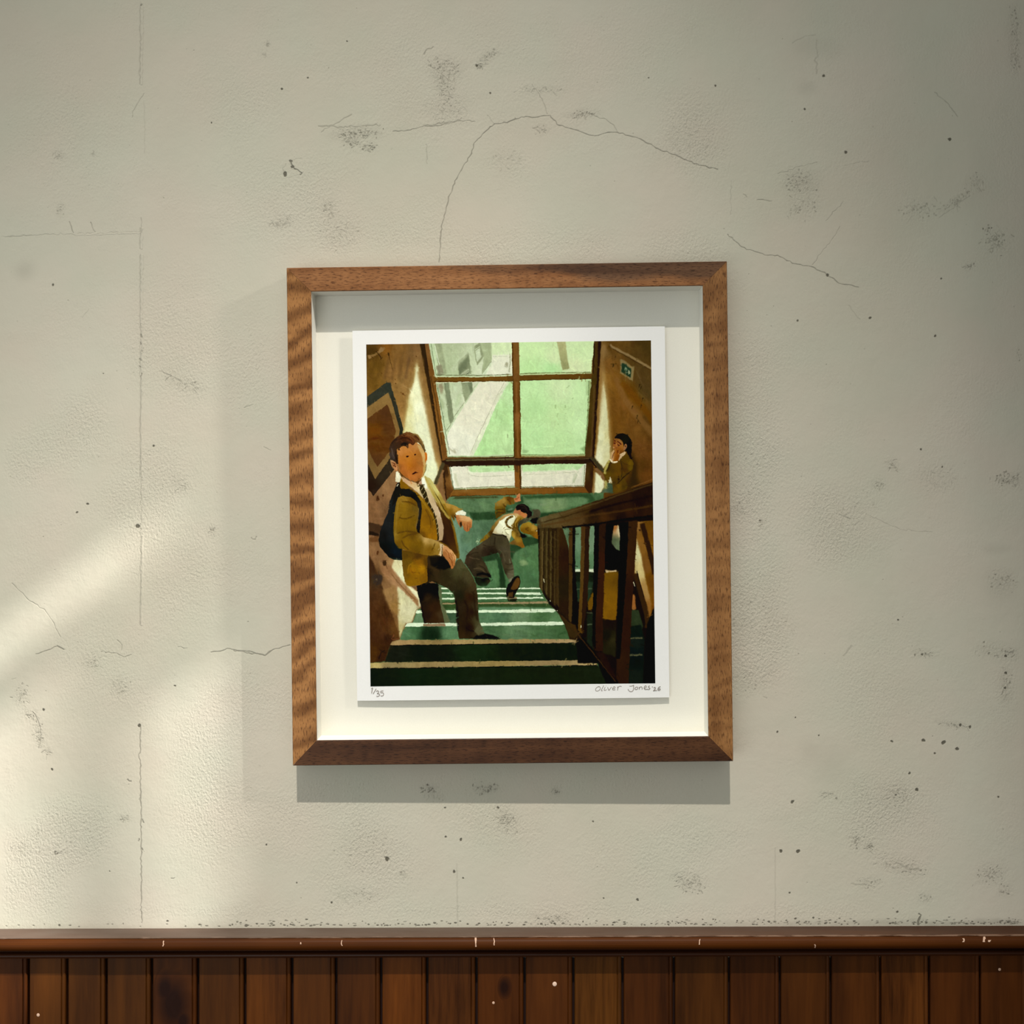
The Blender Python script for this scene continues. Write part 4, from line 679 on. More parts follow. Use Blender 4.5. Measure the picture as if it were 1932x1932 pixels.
    for x0, x1, x2, x3, yb0, yb1, col, hi in ((405, 470, 400, 455, 1560, 1660, (64, 52, 26), (98, 82, 50)), (470, 520, 460, 520, 1600, 1740, (56, 46, 22), (88, 74, 44)), (520, 575, 515, 575, 1690, 1790, (50, 38, 14), (88, 76, 46)), (575, 625, 570, 620, 1760, 1840, (46, 34, 12), (76, 62, 36)), (625, 690, 615, 690, 1780, 1880, (60, 46, 22), (96, 80, 50))):
        P('D', [(x0, 800), (x1, 800), (x3, yb1), (x2, yb0)], col, 1, tex=9); L('D', [((x0 + x1) / 2 + 6, 840), ((x2 + x3) / 2 + 4, (yb0 + yb1) / 2)], 2.2, hi, 1.2, a=.9); L('D', [(x1 - 2, 810), (x3 - 2, yb1)], 1.6, (30, 20, 8), 1)
    P('D', [(690, 800), (710, 820), (780, 1060), (780, 2000), (650, 1900), (655, 830)], [(700, 900, (52, 36, 14)), (720, 1200, (44, 26, 10)), (700, 1600, (38, 30, 12)), (740, 1850, (42, 28, 12))], 1, tex=9)
    P('D', [(785, 800), (870, 790), (865, 1350), (870, 1700), (810, 2040), (780, 2000)], [(810, 900, (74, 54, 26)), (810, 1500, (66, 48, 20)), (810, 1900, (72, 54, 26))], .9, tex=8); P('D', [(832, 800), (870, 790), (866, 1350), (905, 1850), (900, 2150), (830, 2060), (830, 1400)], (18, 11, 5), .9, tex=5)
    P('D', [(945, 780), (1055, 775), (1045, 1350), (1020, 1800), (960, 2180), (900, 2130), (930, 1600)], [(970, 900, (74, 52, 24)), (960, 1300, (84, 62, 28)), (940, 1800, (86, 62, 24)), (930, 2080, (84, 60, 20))], .9, tex=8); P('D', [(1000, 780), (1055, 775), (1046, 1350), (1022, 1800), (962, 2180), (945, 2100), (970, 1600), (985, 1200)], (44, 28, 10), .9, tex=5)
    P('D', [(1120, 760), (1265, 740), (1250, 1300), (1225, 1900), (1230, 2400), (1130, 2400), (1090, 2300), (1100, 1600)], [(1215, 900, (44, 27, 10)), (1210, 1300, (54, 29, 9)), (1180, 1700, (52, 29, 10)), (1180, 2200, (46, 26, 10))], .9, tex=7); P('D', [(1120, 760), (1178, 760), (1168, 1300), (1150, 1650), (1130, 2000), (1130, 2380), (1090, 2300), (1100, 1600)], (10, 6, 3), .9, tex=4)
    P('D', [(1455, 730), (1680, 700), (1640, 1300), (1600, 1900), (1560, 2830), (1400, 2830), (1420, 1800), (1440, 1200)], [(1620, 900, (54, 34, 12)), (1590, 1200, (56, 33, 11)), (1560, 1700, (44, 25, 9)), (1540, 2200, (45, 25, 10)), (1500, 2600, (46, 28, 12))], .9, tex=7); P('D', [(1455, 730), (1560, 720), (1540, 1200), (1510, 1700), (1480, 2100), (1450, 2500), (1400, 2500), (1420, 1800), (1440, 1200)], (8, 5, 3), .9, tex=4)
    P('D', [(620, 1860), (690, 1900), (900, 2130), (1150, 2440), (1420, 2780), (1440, 2830), (1270, 2830), (1160, 2560), (900, 2560), (880, 2260), (800, 2250), (720, 2040)], [(680, 2000, (34, 24, 10)), (850, 2200, (44, 32, 14)), (950, 2300, (10, 6, 3)), (920, 2500, (8, 5, 3)), (1150, 2500, (10, 6, 4)), (1300, 2750, (14, 8, 5))], 1, tex=7)
    P('D', [(630, 1880), (700, 1960), (900, 2190), (860, 2240), (790, 2210), (720, 2030)], (58, 44, 20), 1.4); L('D', [(690, 1940), (900, 2180), (1110, 2440), (1400, 2800)], 2, (66, 46, 24), 1); P('D', [(1130, 2420), (1250, 2430), (1330, 2600), (1420, 2790), (1300, 2680)], (36, 20, 8), 1.6)
    P('D', [(780, 2030), (870, 2060), (900, 2170), (800, 2080)], (62, 44, 18), 1.4)
    P('D', [(370, 710), (410, 665), (560, 620), (800, 560), (1130, 448), (1400, 365), (1900, 195), (1910, 640), (1500, 690), (1250, 745), (1000, 775), (700, 800), (380, 800)],
      [(430, 700, (94, 84, 56)), (420, 770, (72, 58, 30)), (600, 660, (86, 74, 44)), (700, 740, (86, 68, 38)), (800, 620, (76, 60, 32)), (900, 700, (84, 64, 36)), (1000, 540, (66, 48, 22)), (1100, 600, (40, 26, 10)), (1250, 650, (66, 42, 18)), (1300, 470, (44, 28, 10)), (1300, 560, (34, 20, 8)), (1500, 400, (46, 28, 10)), (1550, 600, (52, 30, 10)), (1700, 330, (38, 22, 8)), (1700, 470, (30, 16, 6)), (1800, 560, (46, 28, 10)), (1500, 640, (34, 20, 8)), (1100, 720, (50, 34, 14))], 1, tex=9)
    for q, w, c, a in (([(380, 740), (700, 660), (1130, 530), (1500, 400)], 2, (46, 32, 12), .8), ([(400, 690), (700, 615), (1100, 490), (1500, 350), (1880, 225)], 3, (96, 80, 48), .5), ([(400, 775), (700, 720), (1050, 640), (1400, 590), (1880, 510)], 4, (78, 54, 26), .6), ([(1050, 590), (1400, 490), (1880, 380)], 4, (24, 12, 6), .8), ([(700, 795), (1100, 755), (1500, 690), (1890, 640)], 3.4, (8, 5, 3), .9), ([(1060, 640), (1060, 560)], 2, (46, 30, 12), .6)):
        L('D', q, w, c, 1.4, a=a)
    L('D', [(1600, 275), (1880, 165)], 2.4, (120, 80, 40), 1.2, a=.8)
    P('D', [(368, 770), (372, 700), (420, 690), (430, 800), (380, 800)], (70, 60, 36), 1.2)
    for x, y, x2, y2 in ((455, 1460, 465, 1510), (540, 1740, 545, 1760), (640, 1880, 634, 1870), (940, 2100, 944, 2060), (1640, 1560, 1625, 1500)):
        L('D', [(x, y), (x2, y2)], 1.2, (206, 200, 160), .8)
    # hand-painted edges: everything wobbles a little, then loose strokes follow the forms
    wx = noise2(PW, PH, 13, rng) * 2.0 + noise2(PW, PH, 5, rng) * 1.2; wy = noise2(PW, PH, 13, rng) * 2.0 + noise2(PW, PH, 5, rng) * 1.2
    yy, xx = np.mgrid[0:PH, 0:PW]
    img[:] = img[np.clip(np.rint(yy + wy), 0, PH - 1).astype(int), np.clip(np.rint(xx + wx), 0, PW - 1).astype(int)]
    lum = box_blur(img.mean(2), 4); gy, gx = np.gradient(lum)
    ang = np.arctan2(gx, -gy); mag = np.hypot(gx, gy)
    rs = np.random.default_rng(99)
    for _ in range(6500):
        x, y = rs.integers(6, PW - 6), rs.integers(6, PH - 6)
        t = ang[y, x] if mag[y, x] > .8 else rs.normal(1.1, .7)
        ln, wd = rs.uniform(7, 26) * (1.5 if mag[y, x] < .8 else 1), rs.uniform(1.2, 3.4)
        c = img[y, x] * (1 + rs.normal(0, .045)) + rs.normal(0, 1.6, 3)
        r = int(ln / 2 + wd + 2)
        x0, x1, y0, y1 = max(x - r, 0), min(x + r, PW), max(y - r, 0), min(y + r, PH)
        gx_, gy_ = np.arange(x0, x1) - x, (np.arange(y0, y1) - y)[:, None]
        ct, st = np.cos(t), np.sin(t)
        u = gx_ * ct + gy_ * st; v = -gx_ * st + gy_ * ct
        d = np.hypot(np.maximum(np.abs(u) - ln / 2, 0), v)
        m = (np.clip(wd - d, 0, 1) * .42)[..., None]
        img[y0:y1, x0:x1] = img[y0:y1, x0:x1] * (1 - m) + c * m
    # deepen the darks, keep the pale glass clear
    img[:] = img - 21 * np.exp(-np.maximum(img, 0) / 50)
    pale = np.clip((img.mean(2) - 150) / 40, 0, 1); img[..., 2] += 6 * pale; img[..., 1] += 3 * pale
    # fine tooth of the paint
    n = noise2(PW, PH, 2.2, rng) * 5 + noise2(PW, PH, 5, rng) * 5
    img[:] = np.clip(img + n[..., None] * (.3 + img.mean(2, keepdims=True) / 160), 2, 250)
    return img
# ================================================================== the plaster wall
def wall_marks():
    """where the cracks, chips, grime and rough patches of this wall are: R dark marks, G rough plaster, B relief"""
    W, H = 1932, 1762
    rng = np.random.default_rng(11)
    dark = np.zeros((H, W), np.float32); rough = np.zeros((H, W), np.float32); rel = np.zeros((H, W), np.float32)

    def line(pts, wid, a, jag=1.0, target=None, val=None):
        q = np.asarray(pts, float); out = [q[0]]
        for p0, p1 in zip(q[:-1], q[1:]):
            n = max(2, int(np.hypot(*(p1 - p0)) / 5))
            for t in np.linspace(0, 1, n + 1)[1:]:
                out.append(p0 + (p1 - p0) * t + rng.normal(0, jag, 2) * (t < 1))
        q = np.array(out); d = np.gradient(q, axis=0); d /= np.linalg.norm(d, axis=1)[:, None] + 1e-9
        nrm = np.c_[-d[:, 1], d[:, 0]]; hw = wid / 2 * rng.uniform(.55, 1.4, (len(q), 1))
        stamp(np.r_[q + nrm * hw, (q - nrm * hw)[::-1]], a, .0, target, val)

    def stamp(q, a, blur=0.0, target=None, val=None):
        pad = int(blur * 3) + 2
        x0, y0 = np.maximum(np.floor(q.min(0)).astype(int) - pad, 0); x1, y1 = np.ceil(q.max(0)).astype(int) + pad
        x1, y1 = min(x1, W), min(y1, H)
        if x1 <= x0 or y1 <= y0:
            return
        m = fill_mask(x1 - x0 + 2 * pad, y1 - y0 + 2 * pad, q - (x0 - pad, y0 - pad), 3)
        m = box_blur(m, blur)[pad:pad + y1 - y0, pad:pad + x1 - x0]
        if target is None:
            dark[y0:y1, x0:x1] = np.maximum(dark[y0:y1, x0:x1], m * a)
        else:
            target[y0:y1, x0:x1] += m * val

    def blob(x, y, rx, ry, a, ang=0, n=9, blur=0.0, target=None, val=None):
        t = np.linspace(0, 2 * np.pi, n, endpoint=False); r = rng.uniform(.65, 1.2, n)
        c, s = np.cos(np.radians(ang)), np.sin(np.radians(ang))
        p = np.c_[rx * r * np.cos(t), ry * r * np.sin(t)]
        stamp(smooth_path(np.c_[x + p[:, 0] * c - p[:, 1] * s, y + p[:, 0] * s + p[:, 1] * c], True, 3), a, blur, target, val)

    def grime(x, y, rx, ry, ang, n, a, big=2.6):
        """a crumbly patch: many small flecks and short scratches"""
        n, a = int(n * 1.5), min(a * 1.3, .85)
        c, s = np.cos(np.radians(ang)), np.sin(np.radians(ang))
        blob(x, y, rx * 1.1, ry * 1.1, a * .10, ang, 9, min(rx, ry) / 2.5)
        for _ in range(n):
            u, v = rng.normal(0, .45, 2) * (rx, ry)
            px_, py_ = x + u * c - v * s, y + u * s + v * c
            if rng.random() < .45:
                L_ = rng.uniform(3, 10); t = rng.uniform(0, np.pi)
                line([(px_, py_), (px_ + L_ * np.cos(t), py_ + L_ * np.sin(t))], rng.uniform(.8, 1.7), a * rng.uniform(.3, .8), .6)
            else:
                blob(px_, py_, rng.uniform(.6, big), rng.uniform(.6, big), a * rng.uniform(.3, 1))
        blob(x, y, rx * 1.2, ry * 1.2, 0, ang, 9, min(rx, ry) / 2, rough, .5)

    # the long arched crack over the frame and its branches
    for pts, w, a in (
        ([(828, 496), (831, 449), (836, 417), (846, 377), (855, 351), (875, 312), (890, 290), (895, 270), (910, 254), (933, 234), (957, 232), (984, 221), (1009, 222), (1038, 218), (1055, 237), (1089, 246), (1111, 255), (1129, 256), (1148, 250), (1165, 250), (1209, 263), (1238, 280), (1279, 295), (1319, 312), (1355, 320)], 1.8, .62),
        ([(1033, 216), (1027, 197), (1018, 178), (1004, 159)], 1.2, .4), ([(933, 234), (919, 217)], 1.1, .4), ([(1118, 217), (1143, 225), (1158, 236), (1165, 250)], 1.3, .45),
        ([(741, 248), (774, 246), (796, 239), (832, 237), (868, 228), (897, 229)], 1.8, .5), ([(796, 240), (832, 234), (868, 228)], 3, .42),
        ([(1402, 366), (1410, 373)], 1.4, .5), ([(1428, 377), (1440, 377), (1457, 380)], 1.4, .5), ([(1380, 341), (1379, 406)], 1.2, .28),
        ([(1373, 442), (1399, 466), (1424, 475), (1449, 482), (1467, 482), (1500, 498), (1533, 504), (1560, 518), (1587, 536), (1621, 542)], 1.7, .6),
        ([(1533, 500), (1544, 482), (1565, 460), (1585, 427)], 1.2, .36), ([(1558, 417), (1591, 380)], 1.3, .34), ([(1467, 328), (1486, 324), (1507, 315), (1543, 306)], 1.3, .34),
        ([(1594, 312), (1641, 304)], 1.1, .32), ([(1763, 174), (1790, 196), (1808, 221)], 1.3, .42), ([(1772, 411), (1812, 382), (1830, 370)], 1.4, .36), ([(1600, 576), (1623, 603)], 1.1, .28),
        ([(1583, 971), (1605, 979)], 1.4, .4), ([(1633, 970), (1673, 988), (1700, 1000), (1760, 1004)], 1.1, .28), ([(1542, 75), (1541, 140)], 3, .22), ([(1495, 82), (1520, 68), (1540, 66)], 2, .22),
        # left side
        ([(272, 176), (262, 192), (250, 211), (250, 222)], 1.3, .42), ([(131, 418), (139, 440)], 1.6, .55), ([(171, 419), (180, 438)], 1.6, .55), ([(155, 600), (168, 583)], 1, .3),
        ([(0, 447), (34, 446), (65, 444), (130, 442), (190, 440), (266, 437)], 1.2, .32), ([(0, 447), (60, 444)], 1.8, .34),
        ([(22, 1100), (56, 1134), (84, 1150), (99, 1172), (115, 1203)], 1.3, .42), ([(67, 1234), (93, 1226), (107, 1220), (121, 1226)], 1.6, .55), ([(107, 1218), (121, 1226)], 2.4, .6),
        ([(190, 1230), (220, 1232), (234, 1240), (248, 1235)], 1.5, .5), ([(220, 1207), (230, 1217), (229, 1227)], 1.3, .42), ([(335, 1221), (354, 1223)], 1.4, .42),
        ([(397, 1231), (416, 1229), (428, 1224), (450, 1229), (472, 1229), (500, 1238), (515, 1226), (548, 1217)], 1.8, .62), ([(440, 1227), (500, 1237), (512, 1228)], 2.2, .55),
        ([(62, 1343), (73, 1364), (78, 1386), (72, 1412)], 1.8, .5), ([(300, 700), (330, 712), (345, 724)], 1.3, .42), ([(460, 770), (478, 763)], 1.4, .36), ([(497, 843), (512, 850)], 1.4, .36),
        ([(474, 1014), (482, 1018), (484, 1012)], 2, .45), ([(240, 1470), (248, 1474)], 3, .6), ([(322, 1657), (330, 1656)], 2, .6), ([(725, 1618), (736, 1622)], 3, .7),
        ([(267, 868), (266, 920), (265, 1010)], 1.3, .4), ([(264, 1368), (264, 1450), (266, 1530), (266, 1640), (267, 1742)], 2.0, .58), ([(266, 410), (267, 440)], 1.4, .4), ([(272, 190), (273, 290)], 1.1, .22),
        # chip left of the frame
        ([(549, 303), (552, 314), (570, 327), (566, 330)], 2.2, .9), ([(549, 303), (570, 299)], 1, .3), ([(538, 330), (533, 318), (540, 308)], 1.2, .36), ([(545, 336), (568, 329)], 1.2, .22),
        ([(600, 238), (640, 240), (718, 236)], 3, .36), ([(606, 250), (664, 216)], 2.2, .32), ([(800, 103), (818, 88)], 3, .46), ([(804, 272), (806, 310)], 1.4, .3),
        ([(1591, 1238), (1608, 1218)], 4, .22), ([(1733, 1724), (1735, 1733), (1733, 1746)], 3.6, .85), ([(1690, 1628), (1712, 1640), (1735, 1640)], 4, .3), ([(1605, 1668), (1640, 1672)], 3, .24)):
        line(pts, w * .9, a * .78, .9 if w < 3 else 1.6)
    blob(538, 329, 4, 6, .8, 0, 9); blob(552, 315, 3, 3, .8); blob(549, 304, 3.4, 3, .7)
    for x, y in ((266, 630), (265, 645), (267, 660), (265, 676), (262, 690), (268, 704), (264, 1500), (268, 1545), (262, 1582), (267, 1600)):
        line([(x, y), (x + rng.normal(0, 3), y + rng.uniform(4, 10))], 2, .5)
    # raised filler seam down the left
    for y0, y1, v in ((0, 160, .3), (430, 470, .3), (480, 610, .35), (610, 900, .4), (1010, 1180, .3)):
        line([(269, y0), (268, (y0 + y1) / 2), (267, y1)], 3.4, 0, .5, rel, v); line([(265, y0), (264, y1)], 2.2, .22, .6)
    line([(140, 443), (266, 439)], 3, 0, .5, rel, .2); line([(862, 1630), (864, 1748)], 2, .16, .4); line([(1463, 1600), (1463, 1740)], 2, .14, .4)
    # grime
    for g in ((672, 252, 48, 12, 0, 46, .5), (662, 262, 22, 16, 25, 36, .5), (697, 278, 14, 8, 0, 16, .5), (842, 130, 30, 22, 20, 40, .46), (838, 160, 18, 40, -5, 50, .44), (920, 108, 26, 9, -30, 18, .36),
              (905, 124, 8, 6, 0, 8, .5), (845, 205, 40, 24, 0, 26, .3), (1098, 216, 36, 8, -8, 30, .42), (1020, 170, 40, 7, 0, 16, .3), (1022, 245, 14, 10, 0, 9, .4), (960, 305, 30, 24, 0, 16, .24),
              (1508, 346, 30, 22, 0, 50, .42), (1516, 392, 30, 24, 0, 26, .3), (1300, 265, 60, 50, 0, 40, .2), (1735, 392, 36, 20, -20, 34, .34), (1800, 382, 36, 9, -32, 30, .36), (1842, 344, 22, 16, 0, 22, .34),
              (1878, 455, 26, 26, 0, 46, .42), (1828, 502, 12, 6, -20, 9, .6), (1864, 432, 9, 6, -30, 6, .6), (1920, 60, 16, 60, 0, 30, .4), (1920, 110, 14, 30, 0, 12, .4), (1905, 905, 32, 16, 5, 46, .46), (1926, 900, 8, 20, 0, 9, .5),
              (1890, 1095, 24, 18, -20, 30, .4), (1925, 665, 8, 16, 0, 8, .5), (1685, 878, 14, 10, 40, 12, .42), (1660, 915, 14, 10, 0, 10, .34), (1770, 905, 40, 26, 0, 24, .22), (1890, 1230, 50, 14, 5, 18, .42), (1745, 1233, 24, 8, 0, 10, .42),
              (1898, 1290, 12, 30, 0, 16, .42), (1800, 1368, 30, 6, 10, 9, .5), (1560, 1500, 14, 8, 0, 6, .34), (1690, 1505, 30, 26, 20, 24, .34), (1614, 1586, 12, 14, 0, 14, .5), (1640, 1598, 9, 9, 0, 10, .55), (1700, 1635, 46, 14, 15, 30, .3),
              (1640, 1665, 26, 10, 0, 12, .34), (1870, 1650, 32, 20, 0, 34, .46), (1895, 1680, 12, 12, 0, 9, .42), (1745, 1695, 12, 9, 0, 8, .4), (1640, 1520, 60, 60, 0, 40, .16),
              (620, 395, 14, 20, 0, 24, .32), (530, 420, 24, 12, -20, 22, .32), (640, 440, 40, 30, 0, 40, .26), (110, 292, 12, 8, 0, 7, .36), (176, 290, 5, 4, 0, 4, .4), (114, 395, 8, 14, 0, 8, .3), (506, 82, 5, 7, 0, 6, .3), (498, 102, 5, 5, 0, 5, .24),
              (345, 722, 40, 12, 20, 20, .34), (400, 1000, 9, 10, 0, 8, .4), (340, 915, 24, 14, 20, 16, .3), (40, 1310, 14, 20, 0, 26, .36), (60, 1350, 14, 12, 20, 16, .4), (74, 1390, 9, 26, -10, 18, .42), (90, 1420, 9, 9, 0, 8, .42), (170, 1250, 16, 12, 0, 16, .3), (225, 1295, 22, 18, 40, 26, .26),
              (105, 1610, 9, 5, 0, 8, .6), (70, 1570, 6, 5, 0, 4, .4), (130, 1590, 60, 50, -50, 46, .24), (40, 1600, 20, 14, 30, 10, .26), (235, 1545, 14, 8, 0, 10, .42), (955, 1548, 24, 16, 35, 34, .4), (810, 1488, 18, 9, 0, 16, .6), (920, 1488, 26, 9, 0, 24, .5), (1050, 1492, 8, 8, 0, 6, .5),
              (700, 1600, 60, 40, 0, 40, .22), (680, 1690, 40, 14, 0, 20, .3), (760, 1650, 8, 8, 0, 5, .3), (1300, 1665, 34, 18, 10, 40, .42), (1050, 1735, 40, 10, 0, 24, .36), (820, 1500, 20, 10, 0, 10, .3), (1420, 900, 40, 60, 0, 30, .2), (1400, 960, 30, 20, 0, 14, .3), (1438, 985, 4, 4, 0, 4, .6), (1430, 1160, 50, 70, 0, 60, .2), (1420, 1280, 40, 30, 0, 30, .24), (1600, 950, 60, 40, 0, 26, .18), (1560, 1000, 50, 50, 0, 30, .16)):
        grime(*g)
    # dirt line along the top of the dado rail
    for _ in range(420):
        x = 1932 * (1 - rng.random() ** 1.7 * .78) if rng.random() < .8 else rng.uniform(0, 1932)
        y = 1749 - x * .0026 - abs(rng.normal(0, 5))
        blob(x, y, rng.uniform(.8, 3.2), rng.uniform(.7, 1.8), rng.uniform(.3, .85))
    for x in np.arange(1250, 1932, 30):
        blob(x, 1744 - 4 * rng.random(), 22, 5, .24 * (x - 1100) / 830, 0, 9, 3)
    # pits and nail holes
    for x, y, r in ((267, 9, 2.6), (100, 538, 2.2), (145, 967, 2.4), (165, 951, 3), (260, 993, 4), (263, 1369, 3.4), (82, 1339, 3), (330, 1294, 2.2), (98, 1452, 2.4), (730, 1621, 4.2), (857, 1645, 3.2), (874, 1657, 2.4), (840, 1524, 2), (870, 1584, 3.2), (841, 1579, 2), (940, 1524, 2.6), (1119, 1550, 2),
                    (1203, 1698, 2.6), (1139, 1695, 1.6), (1495, 1513, 4.2), (1473, 1606, 3.2), (1506, 1606, 3.8), (1742, 1397, 4), (1780, 1401, 5), (1806, 1413, 4), (1764, 1422, 2), (1730, 1490, 3.2), (1716, 1459, 2.4), (1690, 1500, 2), (1683, 1399, 2.6), (1812, 1368, 3), (1830, 1372, 3), (1596, 287, 3.2), (1792, 263, 3.4), (1561, 519, 3), (1554, 143, 3), (1350, 162, 2), (1518, 206, 2), (1642, 600, 2.6),
                    (1765, 634, 2.4), (1505, 605, 2), (1776, 526, 2), (1738, 848, 2.4), (1778, 881, 2), (1693, 1721, 2.6), (1535, 1732, 2), (1490, 1685, 2), (1467, 1381, 2.6), (1501, 1354, 1.6), (1545, 1388, 1.6), (1740, 1235, 2.4), (1898, 1238, 2.8), (1898, 1270, 2.6), (1896, 1298, 2.4), (1884, 1504, 2), (1695, 1170, 2), (399, 232, 1.6), (581, 147, 1.6), (532, 168, 2), (655, 78, 1.8), (316, 1738, 2.4), (626, 1703, 2), (503, 1594, 2), (207, 1644, 1.4), (195, 705, 1.4), (900, 124, 3), (925, 176, 2), (1224, 147, 1.6), (290, 841, 2.4), (560, 1666, 1.6)):
        blob(x, y, r, r * rng.uniform(.7, 1), .85, rng.uniform(0, 180), 7)
    for _ in range(420):
        x, y = rng.uniform(0, W), rng.uniform(0, H)
        blob(x, y, rng.uniform(.5, 1.3), rng.uniform(.5, 1.2), rng.uniform(.1, .42), 0, 6)
    # soft stains
    for x, y, rx, ry, a in ((47, 512, 20, 20, .16), (1524, 165, 20, 14, .1), (1560, 1440, 40, 40, .08), (1530, 1420, 22, 20, .08), (1515, 345, 34, 26, .1), (1885, 1100, 40, 34, .12), (1880, 1035, 30, 10, .08), (1540, 90, 50, 20, .07), (1700, 330, 90, 120, .04), (1860, 720, 60, 400, .05)):
        blob(x, y, rx, ry, a, 0, 10, max(3, min(rx, ry) / 2))
    # where the skim coat is coarse
    for x, y, rx, ry, ang, v in ((110, 840, 120, 60, -25, .9), (120, 250, 110, 130, 0, .45), (340, 640, 110, 110, 20, .8), (450, 170, 110, 70, 35, .4), (560, 400, 110, 90, 0, .7), (760, 440, 130, 60, 0, .6), (1000, 470, 200, 40, 0, .7), (1300, 470, 90, 36, 0, .6), (1320, 260, 70, 90, 0, .55), (260, 920, 60, 130, 0, .7),
                                 (350, 1080, 80, 110, 0, .7), (340, 880, 60, 80, 0, .5), (480, 700, 60, 100, 0, .5), (490, 1310, 60, 60, 0, .6), (390, 1390, 80, 120, 0, .7), (400, 1560, 90, 80, 0, .75), (140, 1570, 70, 60, -45, 1.0), (60, 1650, 70, 90, 0, .7), (600, 1540, 120, 70, 0, .6), (700, 1650, 120, 60, 0, .55), (950, 1560, 110, 50, 20, .6),
                                 (1250, 1600, 160, 70, 0, .45), (1430, 760, 50, 120, 0, .65), (1430, 1080, 50, 150, 0, .75), (1440, 1230, 60, 60, 0, .8), (1530, 940, 60, 60, 30, .6), (1590, 1030, 80, 50, 0, .55), (1650, 1300, 80, 80, 0, .4), (1690, 1540, 90, 70, 0, .4), (800, 130, 120, 110, 0, .4), (1100, 120, 200, 90, 0, .3), (1000, 1720, 900, 20, 0, .5), (960, 1473, 420, 28, 0, .4), (200, 1260, 120, 70, 30, .4)):
        blob(x, y, rx, ry, 0, ang, 10, min(rx, ry) / 2.2, rough, v)
    rough += .10 + .25 * noise2(W, H, 120, rng) + .3 * noise2(W, H, 45, rng)
    fade = np.minimum(1, np.minimum.outer(np.arange(H), np.minimum(np.arange(W), np.arange(W)[::-1])) / 14.0)
    dark, rough, rel = dark * fade, rough * fade, rel * fade
    return np.dstack([dark, np.clip(rough, 0, 1), np.clip(rel, 0, 1)]), W, H


def plaster_material(marks_image, x0, x1, z0, z1):
    t = NT('plaster')
    pos = t.add('ShaderNodeTexCoord').outputs['Object']
    sep = t.add('ShaderNodeSeparateXYZ'); t.set(sep.inputs[0], pos)
    u = t.math('DIVIDE', t.math('SUBTRACT', sep.outputs['X'], x0), x1 - x0)
    v = t.math('DIVIDE', t.math('SUBTRACT', sep.outputs['Z'], z0), z1 - z0)
    cmb = t.add('ShaderNodeCombineXYZ'); t.set(cmb.inputs[0], u); t.set(cmb.inputs[1], v)
    im = t.add('ShaderNodeTexImage', image=marks_image, extension='CLIP', interpolation='Linear'); t.set(im.inputs[0], cmb.outputs[0])
    s2 = t.add('ShaderNodeSeparateColor'); t.set(s2.inputs[0], im.outputs[0])
    dark, rough, rel = s2.outputs
    tone = t.noise(pos, 3.2, 3, .5); tint = t.noise(pos, 9, 3, .5); blot = t.noise(pos, 22, 4, .6)
    base = t.mix(t.ramp(tint, [(.35, 0), (.65, 1)]), lin(198, 194, 178), lin(202, 193, 178))
    base = t.mix(t.ramp(tone, [(.3, 0), (.7, 1)]), base, t.mix(1.0, base, (.93, .93, .90), 'MULTIPLY'))
    base = t.mix(t.ramp(blot, [(.3, 0), (.75, .5)]), base, t.mix(1.0, base, (.95, .95, .94), 'MULTIPLY'))
    speck = t.ramp(t.noise(pos, 420, 2, .6), [(.62, 0), (.72, 1)])
    base = t.mix(t.math('MULTIPLY', speck, t.math('MULTIPLY', rough, .5)), base, lin(112, 108, 92))
    base = t.mix(t.math('MULTIPLY', dark, 1.0, clamp=True), base, lin(66, 62, 48))
    fine = t.noise(t.coords((1, 1, .8), (0, math.radians(30), 0)), 400, 3, .6)
    mid = t.noise(pos, 110, 3, .5); wide = t.noise(pos, 14, 2, .5)
    amp = t.math('ADD', .10, t.math('MULTIPLY', rough, 1.1))
    h = t.math('MULTIPLY', t.math('SUBTRACT', fine, .5), amp)
    h = t.math('ADD', h, t.math('MULTIPLY', t.math('SUBTRACT', mid, .5), .25))
    h = t.math('ADD', h, t.math('MULTIPLY', t.math('SUBTRACT', wide, .5), .9))
    h = t.math('ADD', h, t.math('MULTIPLY', rel, .9))
    h = t.math('SUBTRACT', h, t.math('MULTIPLY', dark, .7))
    return t.done(base, .88, t.bump(h, .8, .0015), .25)


marks, MW, MH = wall_marks()
wall_img = image_from('plaster_marks', marks, True)
WX0, WX1 = (0 - 966) * S, (MW - 966) * S
WZ1, WZ0 = CAM_Z + 966 * S, CAM_Z + (966 - MH) * S
plaster = plaster_material(wall_img, WX0, WX1, WZ0, WZ1)
plain = NT('side_wall_paint'); plain = plain.done(plain.mix(plain.noise(plain.coords(), 6), lin(150, 140, 120), lin(164, 154, 134)), .9, None, .2)
wall_back = box('wall_back', (-2.4, 0, 0), (2.6, .12, 5.2), plaster, kind='structure')

# the right-hand wall with its window (outside the picture; the sun comes through it)
RX = 2.6
SUN_PATCHES = [(-240, 300, 1185, 108), (-240, 84, 1312, 640), (290, 420, 1555, 500)]   # x from, x to, height at x = 0, drop


def place_window(pts):
    """photo pixels of the sunlit patch -> y, z where those rays cross the right-hand wall"""
    out = []
    for x, y in pts:
        p = Vector(px(x, y)); k = (RX - p.x) / -SUN_DIR.x
        q = p - SUN_DIR * k
        out.append((q.y, q.z))
    return out


